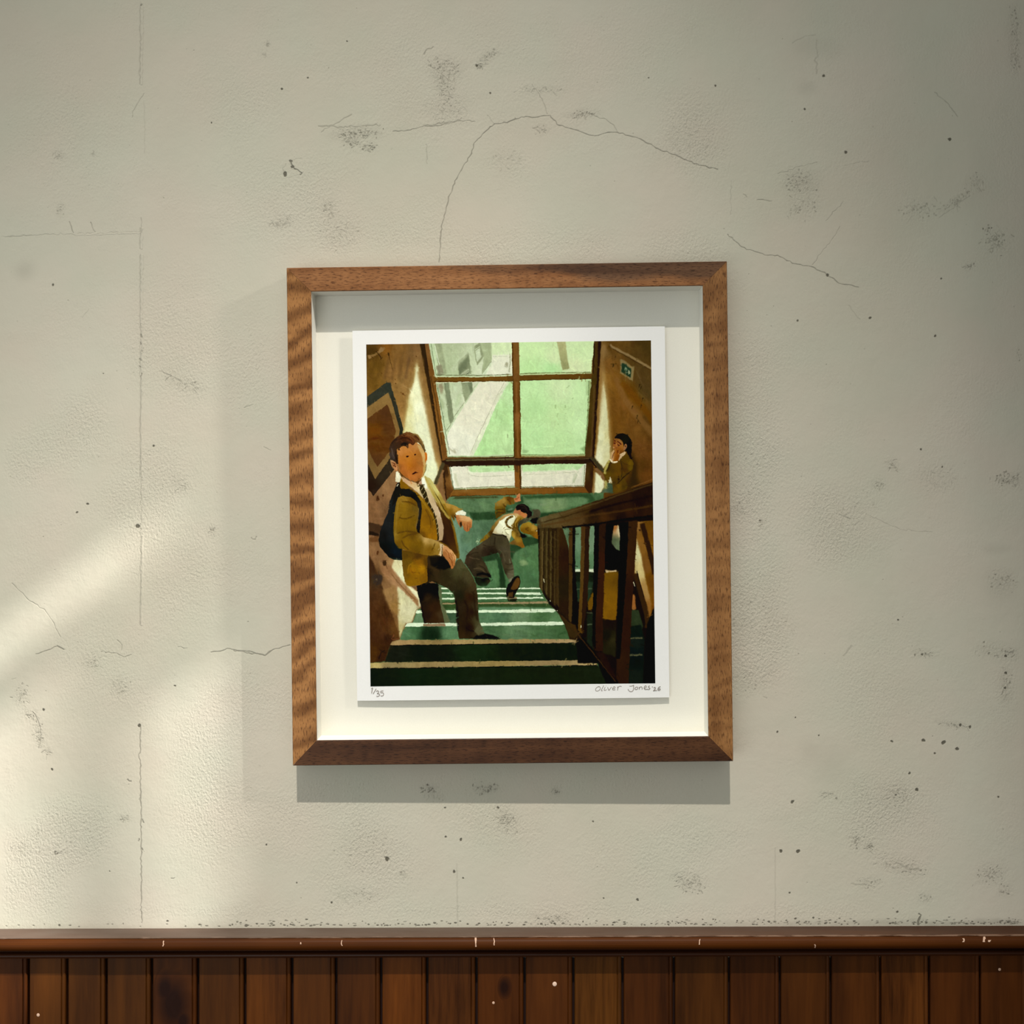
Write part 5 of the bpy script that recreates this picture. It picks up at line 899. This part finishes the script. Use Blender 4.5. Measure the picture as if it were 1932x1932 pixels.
def wall_with_openings(name, X, th, yr, zr, holes, mat, splay=(0, 0), **props):
    """a wall across x = X, cut by rectangular holes given as (y0, y1, z0, z1)"""
    ys = sorted({yr[0], yr[1], *[h[i] for h in holes for i in (0, 1)]}); zs = sorted({zr[0], zr[1], *[h[i] for h in holes for i in (2, 3)]})
    v, f = [], []
    for a, b in zip(ys, ys[1:]):
        for c, d in zip(zs, zs[1:]):
            if any(h[0] < (a + b) / 2 < h[1] and h[2] < (c + d) / 2 < h[3] for h in holes):
                continue
            n = len(v)
            v += [(x, y + (splay[0] if x > X and y not in yr else 0), z + (splay[1] if x > X and z not in zr else 0)) for x in (X, X + th) for y in (a, b) for z in (c, d)]
            f += [tuple(n + i for i in q) for q in ((0, 1, 3, 2), (4, 6, 7, 5), (0, 4, 5, 1), (2, 3, 7, 6), (0, 2, 6, 4), (1, 5, 7, 3))]
    return mesh(name, v, f, mat, **props)


def opening(x0, x1, y_top, depth):
    """opening whose sunlit patch spans x0..x1 and starts on the diagonal through (0, y_top)"""
    sl = -SUN_DIR.z / -SUN_DIR.x
    a = place_window([(x1, y_top - x1 * sl), (x0, y_top - x0 * sl)])
    b = place_window([(x1, y_top + depth - x1 * sl)])
    return (a[1][0], a[0][0], b[0][1], a[0][1])


holes = [opening(*q) for q in SUN_PATCHES]
wall_right = wall_with_openings('wall_right', RX, .10, (-3.4, 0), (0, 5.2), holes, plain, (SUN_DIR.y / SUN_DIR.x * .10, SUN_DIR.z / SUN_DIR.x * .10), kind='structure')
white_paint = NT('window_paint').done(lin(214, 210, 198), .45, None, .4)
for i, h in enumerate(holes):
    e = .035
    bars = [(h[0] - e, h[0], h[2] - e, h[3] + e), (h[1], h[1] + e, h[2] - e, h[3] + e), (h[0], h[1], h[2] - e, h[2]), (h[0], h[1], h[3], h[3] + e)]
    w = bpy.data.objects.new('window_%d' % (i + 1), None); col.objects.link(w); w['kind'] = 'structure'
    w.location = (RX, (h[0] + h[1]) / 2, h[2])
    for b in bars:
        o = box('window_frame', (RX - .006, b[0], b[2]), (RX - .0005, b[1], b[3]), white_paint)
        o.parent = w; o.matrix_parent_inverse = Matrix.Translation(-w.location)

# an unseen post added beyond the right edge to darken that side
post_mat = NT('post_paint'); post_mat = post_mat.done(post_mat.mix(post_mat.noise(post_mat.coords((1, 1, .1)), 30), lin(60, 34, 18), lin(84, 50, 28)), .5, None, .3)
box('added_shade_post', (.64, -.215, 0), (.90, 0, 5.2), post_mat, bevel=.004, kind='structure', label='unseen dark post added right of the picture to shade the wall')

floor_mat = NT('floor_boards')
fv = floor_mat.coords((1, 8, 1))
floor_mat = floor_mat.done(floor_mat.mix(floor_mat.noise(fv, 5, 5), lin(58, 40, 26), lin(92, 66, 42)), .5, None, .4)
box('floor', (-2.4, -3.4, -.1), (2.7, .12, 0), floor_mat, kind='structure')


# ================================================================== dado: beadboard, rail
def stain_wood(name, dark, mid, light, knots=(), wear=None, grain=1.0, rough=.42, axis='Z', coat=None, bumpy=.25, spec=.14):
    t = NT(name)
    pos = t.add('ShaderNodeTexCoord').outputs['Object']
    inf = t.add('ShaderNodeObjectInfo')
    off = t.add('ShaderNodeVectorMath', operation='SCALE'); t.set(off.inputs[0], (37.0, 11.0, 23.0)); t.set(off.inputs['Scale'], inf.outputs['Random'])
    add = t.add('ShaderNodeVectorMath', operation='ADD'); t.set(add.inputs[0], pos); t.set(add.inputs[1], off.outputs[0])
    p = add.outputs[0]
    long_ = {'Z': (1, 1, .07), 'X': (.05, 1, 1)}[axis]
    ring = None
    for (kx, kz, kr) in knots:
        d = t.add('ShaderNodeVectorMath', operation='DISTANCE'); q = t.coords((1, 0, .62), src=pos)
        t.set(d.inputs[0], q); t.set(d.inputs[1], (kx, 0, kz * .62))
        g = t.math('SUBTRACT', 1.0, t.math('DIVIDE', d.outputs['Value'], kr), clamp=True)
        g = t.math('POWER', g, .8)
        ring = g if ring is None else t.math('MAXIMUM', ring, g)
    v = t.coords(long_, src=p)
    if ring is not None:
        w = t.add('ShaderNodeVectorMath', operation='ADD'); t.set(w.inputs[0], v)
        c = t.add('ShaderNodeCombineXYZ'); t.set(c.inputs[0], t.math('MULTIPLY', ring, .03)); t.set(w.inputs[1], c.outputs[0]); v = w.outputs[0]
    broad = t.noise(v, 34 * grain, 4, .55, .6); fine = t.noise(v, 190 * grain, 4, .6, .3); patch = t.noise(p, 9, 3, .5)
    f = t.math('ADD', t.math('MULTIPLY', broad, .62), t.math('MULTIPLY', fine, .38))
    c = t.mix(t.ramp(f, [(.33, 0), (.5, .5), (.68, 1)]), dark, light)
    c = t.mix(.30, c, mid)
    c = t.mix(t.ramp(patch, [(.35, .0), (.7, .35)]), c, t.mix(1.0, c, (.66, .60, .55), 'MULTIPLY'))
    hs = t.add('ShaderNodeHueSaturation'); t.set(hs.inputs['Color'], c)
    t.set(hs.inputs['Value'], t.math('ADD', .92, t.math('MULTIPLY', inf.outputs['Random'], .20)))
    t.set(hs.inputs['Hue'], t.math('ADD', .500, t.math('MULTIPLY', t.math('FRACT', t.math('MULTIPLY', inf.outputs['Random'], 7.3)), .008)))
    c = hs.outputs[0]
    if ring is not None:
        c = t.mix(t.ramp(t.math('ADD', ring, t.math('MULTIPLY', t.math('SUBTRACT', fine, .5), .35)), [(.12, 0), (.75, .92)]), c, lin(26, 8, 4))
    if wear is not None:
        at = t.add('ShaderNodeAttribute', attribute_name='wear'); nz = t.noise(t.coords((.16, 1, 1), src=pos), 220, 4, .65)
        sx = t.add('ShaderNodeSeparateXYZ'); t.set(sx.inputs[0], pos)
        along = t.math('ADD', .47, t.math('MULTIPLY', sx.outputs['X'], .20))
        k = t.math('MULTIPLY', at.outputs['Fac'], t.ramp(t.math('ADD', nz, t.math('SUBTRACT', along, .5)), [(.46, 0), (.56, 1)]))
        c = t.mix(t.math('MULTIPLY', k, .8), c, wear)
        du = t.add('ShaderNodeAttribute', attribute_name='painted_sheen')
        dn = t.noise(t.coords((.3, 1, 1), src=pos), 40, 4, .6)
        c = t.mix(t.math('MULTIPLY', t.math('MULTIPLY', du.outputs['Fac'], t.math('SUBTRACT', .84, t.math('MULTIPLY', sx.outputs['X'], 1.15), clamp=True)), t.ramp(dn, [(.3, .5), (.7, .74)])), c, lin(112, 101, 92))  # reflected light painted as grey on the cap top, fading to the right
    return t.done(c, t.math('ADD', rough, t.math('MULTIPLY', t.math('SUBTRACT', fine, .5), .2)), t.bump(f, bumpy, .0006), spec, coat)


BOARD_C = (lin(38, 15, 3), lin(66, 31, 6), lin(94, 48, 12))
board_mat = stain_wood('stained_beadboard', *BOARD_C, grain=.8, rough=.50)
groove_mat = NT('groove_dark_paint').done(lin(34, 14, 8), .6, None, .3)  # dark brown backing between the boards
SLOPE = .0031                                       # the dado runs a hair uphill to the right
RAIL_Z = px(966, 1749.5)[2]                         # where the rail top meets the plaster
x_lo, x_hi = -2.4, 2.6
trim_rail = bpy.data.objects.new('trim_1', None); col.objects.link(trim_rail); trim_rail['kind'] = 'structure'; trim_rail['label'] = 'dark-stained wooden dado rail running under the plaster'
CAP = .0290                                          # how far the rail stands out


def arc(cy, cz, r, a0, a1, n, ry=None):
    return [(cy - (ry or r) * math.cos(math.radians(a0 + (a1 - a0) * i / n)), cz + r * math.sin(math.radians(a0 + (a1 - a0) * i / n))) for i in range(n + 1)]


def swept(name, prof, mat, parent, wear_rows=None, seg=40, sheen_rows=None):
    n = len(prof); v, f = [], []
    xs = np.linspace(x_lo, x_hi, seg + 1)
    for x in xs:
        v += [(x, y, z + SLOPE * x) for y, z in prof]
    for s in range(seg):
        f += [(s * n + i, s * n + (i + 1) % n, (s + 1) * n + (i + 1) % n, (s + 1) * n + i) for i in range(n)]
    f += [tuple(range(n))[::-1], tuple(range(seg * n, (seg + 1) * n))]
    o = mesh(name, v, f, mat, parent)
    a = o.data.attributes.new('wear', 'FLOAT', 'POINT')
    d = o.data.attributes.new('painted_sheen', 'FLOAT', 'POINT')
    for k in range(len(v)):
        o.data.attributes['wear'].data[k].value = (wear_rows or {}).get(k % n, 0.0)
        o.data.attributes['painted_sheen'].data[k].value = (sheen_rows or {}).get(k % n, 0.0)
    return o


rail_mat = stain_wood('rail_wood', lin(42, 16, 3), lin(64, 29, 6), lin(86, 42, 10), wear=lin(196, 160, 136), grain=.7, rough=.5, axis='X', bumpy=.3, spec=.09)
zt = RAIL_Z
# bull-nosed cap, then the small moulding under it
cap_prof = [(0, zt), (-.0205, zt - .0004), (-.0245, zt - .0008)] + arc(-.0215, zt - .0078, .0070, 110, 0, 7, .0075)[1:] + arc(-.0215, zt - .0078, .0075, 0, -80, 6, .0075)[1:] + [(-.0150, zt - .0152), (0, zt - .0152)]
rail_cap = swept('rail_cap', cap_prof, rail_mat, trim_rail, {2: .7, 3: 1.0, 4: .5}, sheen_rows={0: 1.0, 1: 1.0, 2: .8, 3: .25})  # top rows carry the painted grey sheen
mould = [(0, zt - .0154), (-.0115, zt - .0154), (-.0118, zt - .0205), (-.0142, zt - .0212)] + arc(-.0140, zt - .0242, .0030, 80, -80, 6, .0034) + [(-.0115, zt - .0278), (0, zt - .0278)]
rail_moulding = swept('rail_moulding', mould, stain_wood('moulding_wood', lin(34, 13, 6), lin(52, 24, 12), lin(72, 36, 18), grain=.7, rough=.38, axis='X', bumpy=.3), trim_rail)

# chipped paint on the nose of the rail
chip_mat = NT('bare_chip').done(lin(206, 170, 146), .6, None, .3)
rng_chip = random.Random(5)


def cap_point(x, z_img):
    """a point on the rounded nose seen at height z_img of the photo"""
    best = None
    for y, z in cap_prof[3:15]:
        xx, _, zz = px(x, z_img, -y)
        e = abs(zz - (z + SLOPE * xx))
        if best is None or e < best[0]:
            best = (e, xx, y, z + SLOPE * xx)
    return best[1:]


for x, y0, y1, w in ((897, 1768, 1786, 3.6), (308, 1776, 1784, 2.6), (568, 1777, 1783, 2.6), (645, 1774, 1784, 2), (932, 1771, 1785, 2), (1320, 1773, 1781, 2.6), (1538, 1783, 1788, 2.6), (1818, 1769, 1778, 4), (1857, 1768, 1776, 5), (1866, 1773, 1779, 6)):
    pts = [cap_point(x + rng_chip.uniform(-1, 1), y) for y in np.linspace(y0, y1, 4)]
    v, f = [], []
    for i, p in enumerate(pts):
        hw = w * S / 2 * rng_chip.uniform(.5, 1)
        for dx in (-hw, hw):
            v.append((p[0] + dx, p[1] - .00035, p[2] + .0002))
    n = len(v)
    v += [(a, b + .0006, c - .0003) for a, b, c in v]
    f = [(i, i + 1, i + 3, i + 2) for i in range(0, n - 2, 2)] + [(n + i, n + i + 2, n + i + 3, n + i + 1) for i in range(0, n - 2, 2)]
    for i in range(0, n - 2, 2):
        f += [(i, i + 2, n + i + 2, n + i), (i + 1, n + i + 1, n + i + 3, i + 3)]
    f += [(0, n, n + 1, 1), (n - 2, n - 1, 2 * n - 1, 2 * n - 2)]
    mesh('paint_chip', v, f, chip_mat, trim_rail)

# boards: flat face, then a quirk and a bead on the right edge
dado = bpy.data.objects.new('trim_2', None); col.objects.link(dado); dado['kind'] = 'structure'; dado['label'] = 'dark-stained beadboard panelling under the dado rail'
grooves = [51, 124, 198, 284, 371, 460, 549, 632, 717, 804, 897, 988, 1080, 1173, 1270, 1374, 1470, 1566, 1660, 1752, 1848]
FACE = .0080
kk = (CAM_D - FACE) / FOCAL
gx = [(g - 966 + 2.0) * kk for g in grooves]
rb = random.Random(3)
while gx[-1] < 1.5:
    gx.append(gx[-1] + rb.uniform(84, 98) * kk)
while gx[0] > -1.5:
    gx.insert(0, gx[0] - rb.uniform(74, 92) * kk)
BOARD_TOP = zt - .0280
backing = box('panel_backing', (gx[0], -.0010, 0), (gx[-1], -.0001, BOARD_TOP - .006), groove_mat, dado)
kn1 = stain_wood('knotty_board', *BOARD_C, knots=((px(327, 1888, FACE)[0], px(327, 1888)[2], .026), (px(312, 1860, FACE)[0], px(312, 1860)[2], .015), (px(345, 1915, FACE)[0], px(345, 1920)[2], .012)), grain=.8)
kn2 = stain_wood('one_knot_board', *BOARD_C, knots=((px(952, 1857, FACE)[0], px(952, 1857)[2], .0095),), grain=.8)
gold = stain_wood('golden_board', lin(36, 15, 3), lin(74, 36, 7), lin(112, 60, 15), grain=1.0, bumpy=.5)
tawny = stain_wood('rough_grain_board', lin(30, 12, 3), lin(72, 36, 9), lin(112, 62, 20), grain=1.2, bumpy=.6)
special = {284: kn1, 897: kn2, 717: gold, 804: tawny, 1080: tawny, 460: gold, 1660: tawny}
for a, b in zip(gx, gx[1:]):
    g = .0014
    x0, x1 = a + g, b - g
    bd = .0042
    prof = [(x0, -.0012), (x0, -FACE + .0012), (x0 + .0010, -FACE), (x1 - bd - .0012, -FACE), (x1 - bd - .0005, -FACE + .0013)]
    prof += [(x1 - bd / 2 - bd / 2 * math.cos(math.radians(t)), -FACE + .0013 - .0021 * math.sin(math.radians(t))) for t in (12, 50, 90, 130, 170)] + [(x1, -.0012)]
    n = len(prof)
    zb = BOARD_TOP + SLOPE * (x0 + x1) / 2
    v = [(x, y, z + rb.uniform(0, 0)) for z in (0.0, zb) for x, y in prof]
    f = [(i, (i + 1) % n, n + (i + 1) % n, n + i) for i in range(n)] + [tuple(range(n))[::-1], tuple(range(n, 2 * n))]
    key = next((k for k in special if abs((k - 966 + 2) * kk - a) < 1e-4), None)
    mesh('board', v, f, special.get(key, board_mat), dado)
# pale flecks of paint on the boards
fleck_mat = NT('pale_fleck').done(lin(232, 200, 180), .6, None, .3)
for x, y, r, m in ((1046.5, 1856.5, 4.4, fleck_mat), (931, 1892, 2.6, chip_mat), (72, 1915, 3.2, chip_mat), (1886, 1829, 2.8, chip_mat)):
    c = px(x, y, FACE); bm = bmesh.new()
    bmesh.ops.create_uvsphere(bm, u_segments=9, v_segments=5, radius=r * S, matrix=Matrix.Translation(c) @ Matrix.Diagonal((1, .22, 1, 1)))
    me = bpy.data.meshes.new('paint_fleck'); bm.to_mesh(me); bm.free(); link('paint_fleck', me, m, dado)

# ================================================================== the framed print
FR = bpy.data.objects.new('picture_frame', None); col.objects.link(FR)
FR['label'] = 'walnut box frame holding a stairwell print, hung slightly crooked on the plaster wall'; FR['category'] = 'framed picture'


def frame_matrix():
    ro, ya, pi_ = -1.26346747e-02, -9.72230842e-03, 7.5e-05
    cr, sr, cy, sy, cp, sp = math.cos(ro), math.sin(ro), math.cos(ya), math.sin(ya), math.cos(pi_), math.sin(pi_)
    m = Matrix(((cy, -sy, 0), (sy, cy, 0), (0, 0, 1))) @ Matrix(((1, 0, 0), (0, cp, -sp), (0, sp, cp))) @ Matrix(((cr, 0, sr), (0, 1, 0), (-sr, 0, cr)))
    m = m.to_4x4(); m.translation = (-2.85944791e-03, -.0295, CAM_Z - 2.19379037e-03)
    return m


FR.matrix_world = frame_matrix()
FW, FH, FT = .48563, .55015, .0266        # outer size and depth of the frame; local y = 0 is its front face
IX, IZ0, IZ1 = .2161, -.2476, .2488       # the inner edge of the front


def walnut(name, c_dark, c_mid, c_light, axis, figure=.5, streak=None):
    """walnut with ripple figure across the grain and short dark pores along it"""
    t = NT(name); pos = t.add('ShaderNodeTexCoord').outputs['Object']
    along = {'X': (.10, 1, 1), 'Z': (1, 1, .10)}[axis]; ripple_s = {'X': (1, .3, .25), 'Z': (.35, .3, 1)}[axis]
    tilt = {'X': (0, math.radians(18), 0), 'Z': (0, math.radians(-12), 0)}[axis]
    v = t.coords(along, src=pos)
    broad = t.noise(v, 60, 4, .55, .4)
    rp = t.noise(t.coords(ripple_s, tilt, src=pos), 44, 3, .5, .5); rp2 = t.noise(t.coords(ripple_s, tilt, src=pos), 20, 2, .5, .3)
    s3 = t.add('ShaderNodeSeparateXYZ'); t.set(s3.inputs[0], pos)
    u_, w_ = (('Z', 'X') if axis == 'Z' else ('X', 'Z'))
    wob = t.noise(t.coords({'X': (1, .3, .5), 'Z': (.5, .3, 1)}[axis], src=pos), 13, 3, .55)
    ph = t.math('ADD', t.math('MULTIPLY', s3.outputs[u_], 235.0), t.math('ADD', t.math('MULTIPLY', s3.outputs[w_], -62.0), t.math('MULTIPLY', wob, 26.0)))
    wave = t.math('ADD', .5, t.math('MULTIPLY', t.math('SINE', ph), .5))
    rip = t.math('ADD', t.math('MULTIPLY', wave, .26), t.math('ADD', t.math('MULTIPLY', rp, .44), t.math('MULTIPLY', rp2, .30)))
    pore = t.noise(t.coords({'X': (.16, 1, 1), 'Z': (1, 1, .16)}[axis], src=pos), 900, 3, .6)
    f = t.math('ADD', t.math('MULTIPLY', broad, 1 - figure), t.math('MULTIPLY', rip, figure))
    c = t.mix(t.ramp(f, [(.36, 0), (.62, 1)]), c_dark, c_light)
    c = t.mix(.35, c, c_mid)
    if streak:
        sx = t.add('ShaderNodeSeparateXYZ'); t.set(sx.inputs[0], pos)
        (xa, xb, za, zb), sc_ = streak
        edge = t.math('MULTIPLY', t.math('SUBTRACT', t.noise(t.coords((.25, 1, 1), src=pos), 26, 3), .5), .05)
        k = t.math('DIVIDE', t.math('SUBTRACT', sx.outputs['X'], xa), xb - xa, clamp=True)
        low = t.math('ADD', za, t.math('MULTIPLY', t.math('SUBTRACT', 1.0, k), zb - za))
        kz = t.math('DIVIDE', t.math('SUBTRACT', t.math('ADD', sx.outputs['Z'], edge), low), .009, clamp=True)
        c = t.mix(t.math('MULTIPLY', t.math('MULTIPLY', kz, t.math('POWER', k, .6)), .9), c, t.mix(t.ramp(broad, [(.3, 0), (.7, 1)]), *sc_))
    c = t.mix(t.ramp(pore, [(.53, 0), (.62, .9)]), c, t.mix(1.0, c, (.36, .30, .26), 'MULTIPLY'))
    c = t.mix(t.ramp(pore, [(.30, .5), (.42, 0)]), c, t.mix(1.0, c, (1.35, 1.35, 1.35), 'MULTIPLY'))
    return t.done(c, .52, t.bump(t.math('SUBTRACT', 1.0, pore), .35, .0003), .2)


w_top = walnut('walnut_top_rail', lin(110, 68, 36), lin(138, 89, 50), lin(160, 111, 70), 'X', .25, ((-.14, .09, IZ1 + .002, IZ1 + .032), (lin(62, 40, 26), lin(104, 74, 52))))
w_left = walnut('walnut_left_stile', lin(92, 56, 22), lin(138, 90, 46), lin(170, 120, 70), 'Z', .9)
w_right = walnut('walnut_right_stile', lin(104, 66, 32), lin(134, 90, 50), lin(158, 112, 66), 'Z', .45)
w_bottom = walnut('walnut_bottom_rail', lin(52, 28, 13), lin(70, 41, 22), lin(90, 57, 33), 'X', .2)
ox, oz = FW / 2, FH / 2


def rail(corners_out, corners_in, mat, label=None):
    """one mitred length: solid wood with a rebate lip, a small ease on the edges"""
    v = []
    e = .0007
    gap = .00012

    def inset(p, q, a):
        d = Vector((q[0] - p[0], q[1] - p[1])); d.normalize()
        return (p[0] + d.x * a, p[1] + d.y * a)
    (o0, o1), (i0, i1) = corners_out, corners_in
    o0_, o1_ = inset(o0, o1, gap), inset(o1, o0, gap); i0_, i1_ = inset(i0, i1, gap), inset(i1, i0, gap)
    # section rows from the back outside, over the front, to the back inside
    def lerp(p, q, t):
        return (p[0] + (q[0] - p[0]) * t, p[1] + (q[1] - p[1]) * t)
    wid = (Vector(o0) - Vector(i0)).length
    rows = [(0, FT), (0, e), (e / wid * 1.4, 0), (1 - e / wid * 1.2, 0), (1, e * .8), (1, .0022), (.93, .0022), (.93, FT)]
    for end_o, end_i in ((o0_, i0_), (o1_, i1_)):
        for t, y in rows:
            x, z = lerp(end_o, end_i, t); v.append((x, y, z))
    n = len(rows)
    f = [(i, (i + 1) % n, n + (i + 1) % n, n + i) for i in range(n)] + [tuple(range(n))[::-1], tuple(range(n, 2 * n))]
    o = mesh('frame_rail', v, f, mat, FR)
    if label:
        o['label'] = label
    return o


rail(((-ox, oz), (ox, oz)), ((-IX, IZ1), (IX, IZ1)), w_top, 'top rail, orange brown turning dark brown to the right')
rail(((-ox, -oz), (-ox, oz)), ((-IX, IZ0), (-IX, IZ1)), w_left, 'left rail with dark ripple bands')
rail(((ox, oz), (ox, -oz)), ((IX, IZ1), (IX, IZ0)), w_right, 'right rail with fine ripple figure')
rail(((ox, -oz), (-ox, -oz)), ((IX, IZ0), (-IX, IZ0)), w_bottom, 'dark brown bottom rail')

mat_white = NT('mount_board'); mb = mat_white.noise(mat_white.coords(), 700, 2)
mat_white = mat_white.done(mat_white.mix(mb, lin(222, 218, 206), lin(229, 226, 215)), .85, mat_white.bump(mb, .1, .0002), .2)
fillet_white = NT('fillet_white').done(lin(232, 230, 222), .6, None, .3)
MD = .0255                                   # depth of the mount board behind the front face
t_ = .0012
for name, a, b in (('fillet', (-IX - t_, .0024, IZ1), (IX + t_, MD - .0001, IZ1 + t_)), ('fillet', (-IX - t_, .0024, IZ0 - t_), (IX + t_, MD - .0001, IZ0)),
                   ('fillet', (-IX - t_, .0024, IZ0 + .0001), (-IX, MD - .0001, IZ1 - .0001)), ('fillet', (IX, .0024, IZ0 + .0001), (IX + t_, MD - .0001, IZ1 - .0001))):
    box(name, a, b, fillet_white, FR)
box('mount_board', (-IX - .0012, MD, IZ0 - .0012), (IX + .0012, MD + .0009, IZ1 + .0012), mat_white, FR)

# the sheet floats a little in front of the mount, on a smaller block
PX0, PX1, PZ0, PZ1 = -.1742, .1766, -.2080, .2082
PD = .0203
block = box('float_block', (PX0 + .03, PD + .0006, PZ0 + .03), (PX1 - .03, MD - .0001, PZ1 - .03), mat_white, FR)
paper_t = NT('print_paper'); pn = paper_t.noise(paper_t.coords(), 500, 3)
paper_t = paper_t.done(paper_t.mix(pn, lin(229, 228, 226), lin(234, 233, 232)), .9, paper_t.bump(pn, .12, .0002), .15)
# the lower corners lift by a fraction, as the shadow under the sheet shows
nx, nz = 24, 24
v, f = [], []
for yoff in (0, .0005):
    for j in range(nz + 1):
        for i in range(nx + 1):
            a, b = i / nx, j / nz
            sag = -.0006 * (1 - abs(2 * a - 1) ** 3) * (1 - b) ** 4 * 0 + .0007 * (abs(2 * a - 1) ** 6) * (1 - b) ** 6
            v.append((PX0 + (PX1 - PX0) * a, PD + yoff + sag, PZ0 + (PZ1 - PZ0) * b))
N = (nx + 1) * (nz + 1)
for s in (0, N):
    for j in range(nz):
        for i in range(nx):
            k = s + j * (nx + 1) + i
            f.append((k, k + 1, k + nx + 2, k + nx + 1))
edge = [i for i in range(nx + 1)] + [(j + 1) * (nx + 1) - 1 for j in range(1, nz + 1)] + [nz * (nx + 1) + i for i in range(nx - 1, -1, -1)] + [j * (nx + 1) for j in range(nz - 1, 0, -1)]
for a, b in zip(edge, edge[1:] + edge[:1]):
    f.append((a, b, b + N, a + N))
sheet = mesh('paper_sheet', v, f, paper_t, FR, label='white paper sheet with the printed picture, floating on the mount')

# the printed picture: a flat print, laid on the sheet
GX0, GX1, GZ0, GZ1 = -.15885, .16090, -.19185, .19255
pic_img = image_from('printed_picture', paint_picture() / 255.0)
tp = NT('print_ink')
sx = tp.add('ShaderNodeSeparateXYZ'); tp.set(sx.inputs[0], tp.add('ShaderNodeTexCoord').outputs['Object'])
cu = tp.add('ShaderNodeCombineXYZ'); tp.set(cu.inputs[0], tp.math('DIVIDE', tp.math('SUBTRACT', sx.outputs['X'], GX0), GX1 - GX0)); tp.set(cu.inputs[1], tp.math('DIVIDE', tp.math('SUBTRACT', sx.outputs['Z'], GZ0), GZ1 - GZ0))
ti = tp.add('ShaderNodeTexImage', image=pic_img, extension='EXTEND'); tp.set(ti.inputs[0], cu.outputs[0])
ink = tp.done(ti.outputs[0], .9, None, .08)
picture = box('printed_picture', (GX0, PD - .00006, GZ0), (GX1, PD + .0001, GZ1), ink, sheet)

# pencil writing under the picture: strokes in photo pixels, laid on the sheet
pencil = NT('pencil').done(lin(146, 137, 129), .7, None, .2)
FM = FR.matrix_world.copy(); FMI = FM.inverted()


def on_sheet(x, y):
    o = Vector((0, -CAM_D, CAM_Z)); d = Vector(((x - 966) / FOCAL, 1, -(y - 966) / FOCAL))
    a, b = FMI @ o, FMI.to_3x3() @ d
    q = a + b * ((PD - a.y) / b.y)
    return q.x, q.z


def writing(name, strokes, ox_, oy_, s, wid):
    v, f = [], []
    for st in strokes:
        q = smooth_path(np.array(st, float), False, 6) if len(st) > 2 else np.array(st, float)
        p = np.array([on_sheet(ox_ + x / s, oy_ + y / s) for x, y in q])
        d = np.gradient(p, axis=0); d /= np.linalg.norm(d, axis=1)[:, None] + 1e-12
        n = np.c_[-d[:, 1], d[:, 0]] * wid / 2
        k = len(v)
        for (x, z), (a, b) in zip(p, n):
            v += [(x + a, PD - .00005, z + b), (x - a, PD - .00005, z - b), (x + a, PD + .0001, z + b), (x - a, PD + .0001, z - b)]
        for i in range(len(p) - 1):
            m = k + 4 * i
            f += [(m, m + 1, m + 5, m + 4), (m + 2, m + 6, m + 7, m + 3), (m, m + 4, m + 6, m + 2), (m + 1, m + 3, m + 7, m + 5)]
        m = k + 4 * (len(p) - 1)
        f += [(k, k + 2, k + 3, k + 1), (m, m + 1, m + 3, m + 2)]
    return mesh(name, v, f, pencil, sheet)


writing('signature', [
    [(265, 195), (215, 215), (178, 260), (185, 300), (225, 308), (275, 280), (292, 235), (270, 200), (235, 210)],
    [(374, 172), (345, 230), (320, 285), (326, 304), (346, 296)], [(410, 212), (392, 252), (386, 288), (408, 292), (442, 268)], [(428, 186), (436, 184)],
    [(470, 212), (480, 250), (500, 290), (530, 255), (562, 205)], [(592, 252), (640, 240), (650, 212), (625, 200), (595, 235), (590, 270), (620, 282), (655, 270)],
    [(712, 198), (715, 245), (708, 292)], [(712, 240), (735, 205), (775, 190), (808, 200)],
    [(1000, 190), (1045, 187), (1098, 172)], [(1100, 158), (1102, 210), (1092, 280), (1060, 318), (1010, 318), (975, 285), (968, 258)],
    [(1175, 205), (1140, 230), (1132, 258), (1160, 272), (1195, 255), (1200, 220), (1175, 205)],
    [(1235, 208), (1240, 240), (1232, 268)], [(1238, 235), (1265, 208), (1295, 205), (1308, 235), (1305, 268)],
    [(1358, 240), (1400, 222), (1408, 190), (1385, 180), (1358, 215), (1360, 255), (1400, 268), (1440, 258)],
    [(1495, 182), (1465, 190), (1460, 215), (1490, 232), (1495, 255), (1460, 268), (1425, 262)],
    [(1552, 195), (1562, 215)], [(1590, 235), (1612, 215), (1632, 235), (1612, 270), (1580, 302), (1620, 292), (1665, 292)],
    [(1755, 195), (1715, 215), (1690, 255), (1695, 285), (1725, 288), (1748, 268), (1735, 248), (1700, 260)]], 1110, 1280, 12.88, .00074)
writing('edition_number', [[(785, 375), (830, 350), (808, 450), (795, 545)], [(962, 375), (905, 470), (850, 560)],
                           [(965, 480), (1000, 450), (1050, 470), (1040, 520), (1000, 552), (1060, 560), (1085, 600), (1050, 645), (1000, 655), (975, 635)],
                           [(1225, 455), (1130, 465), (1135, 525), (1190, 515), (1230, 560), (1215, 620), (1160, 640), (1125, 625)]], 660, 1280, 19.32, .00075)
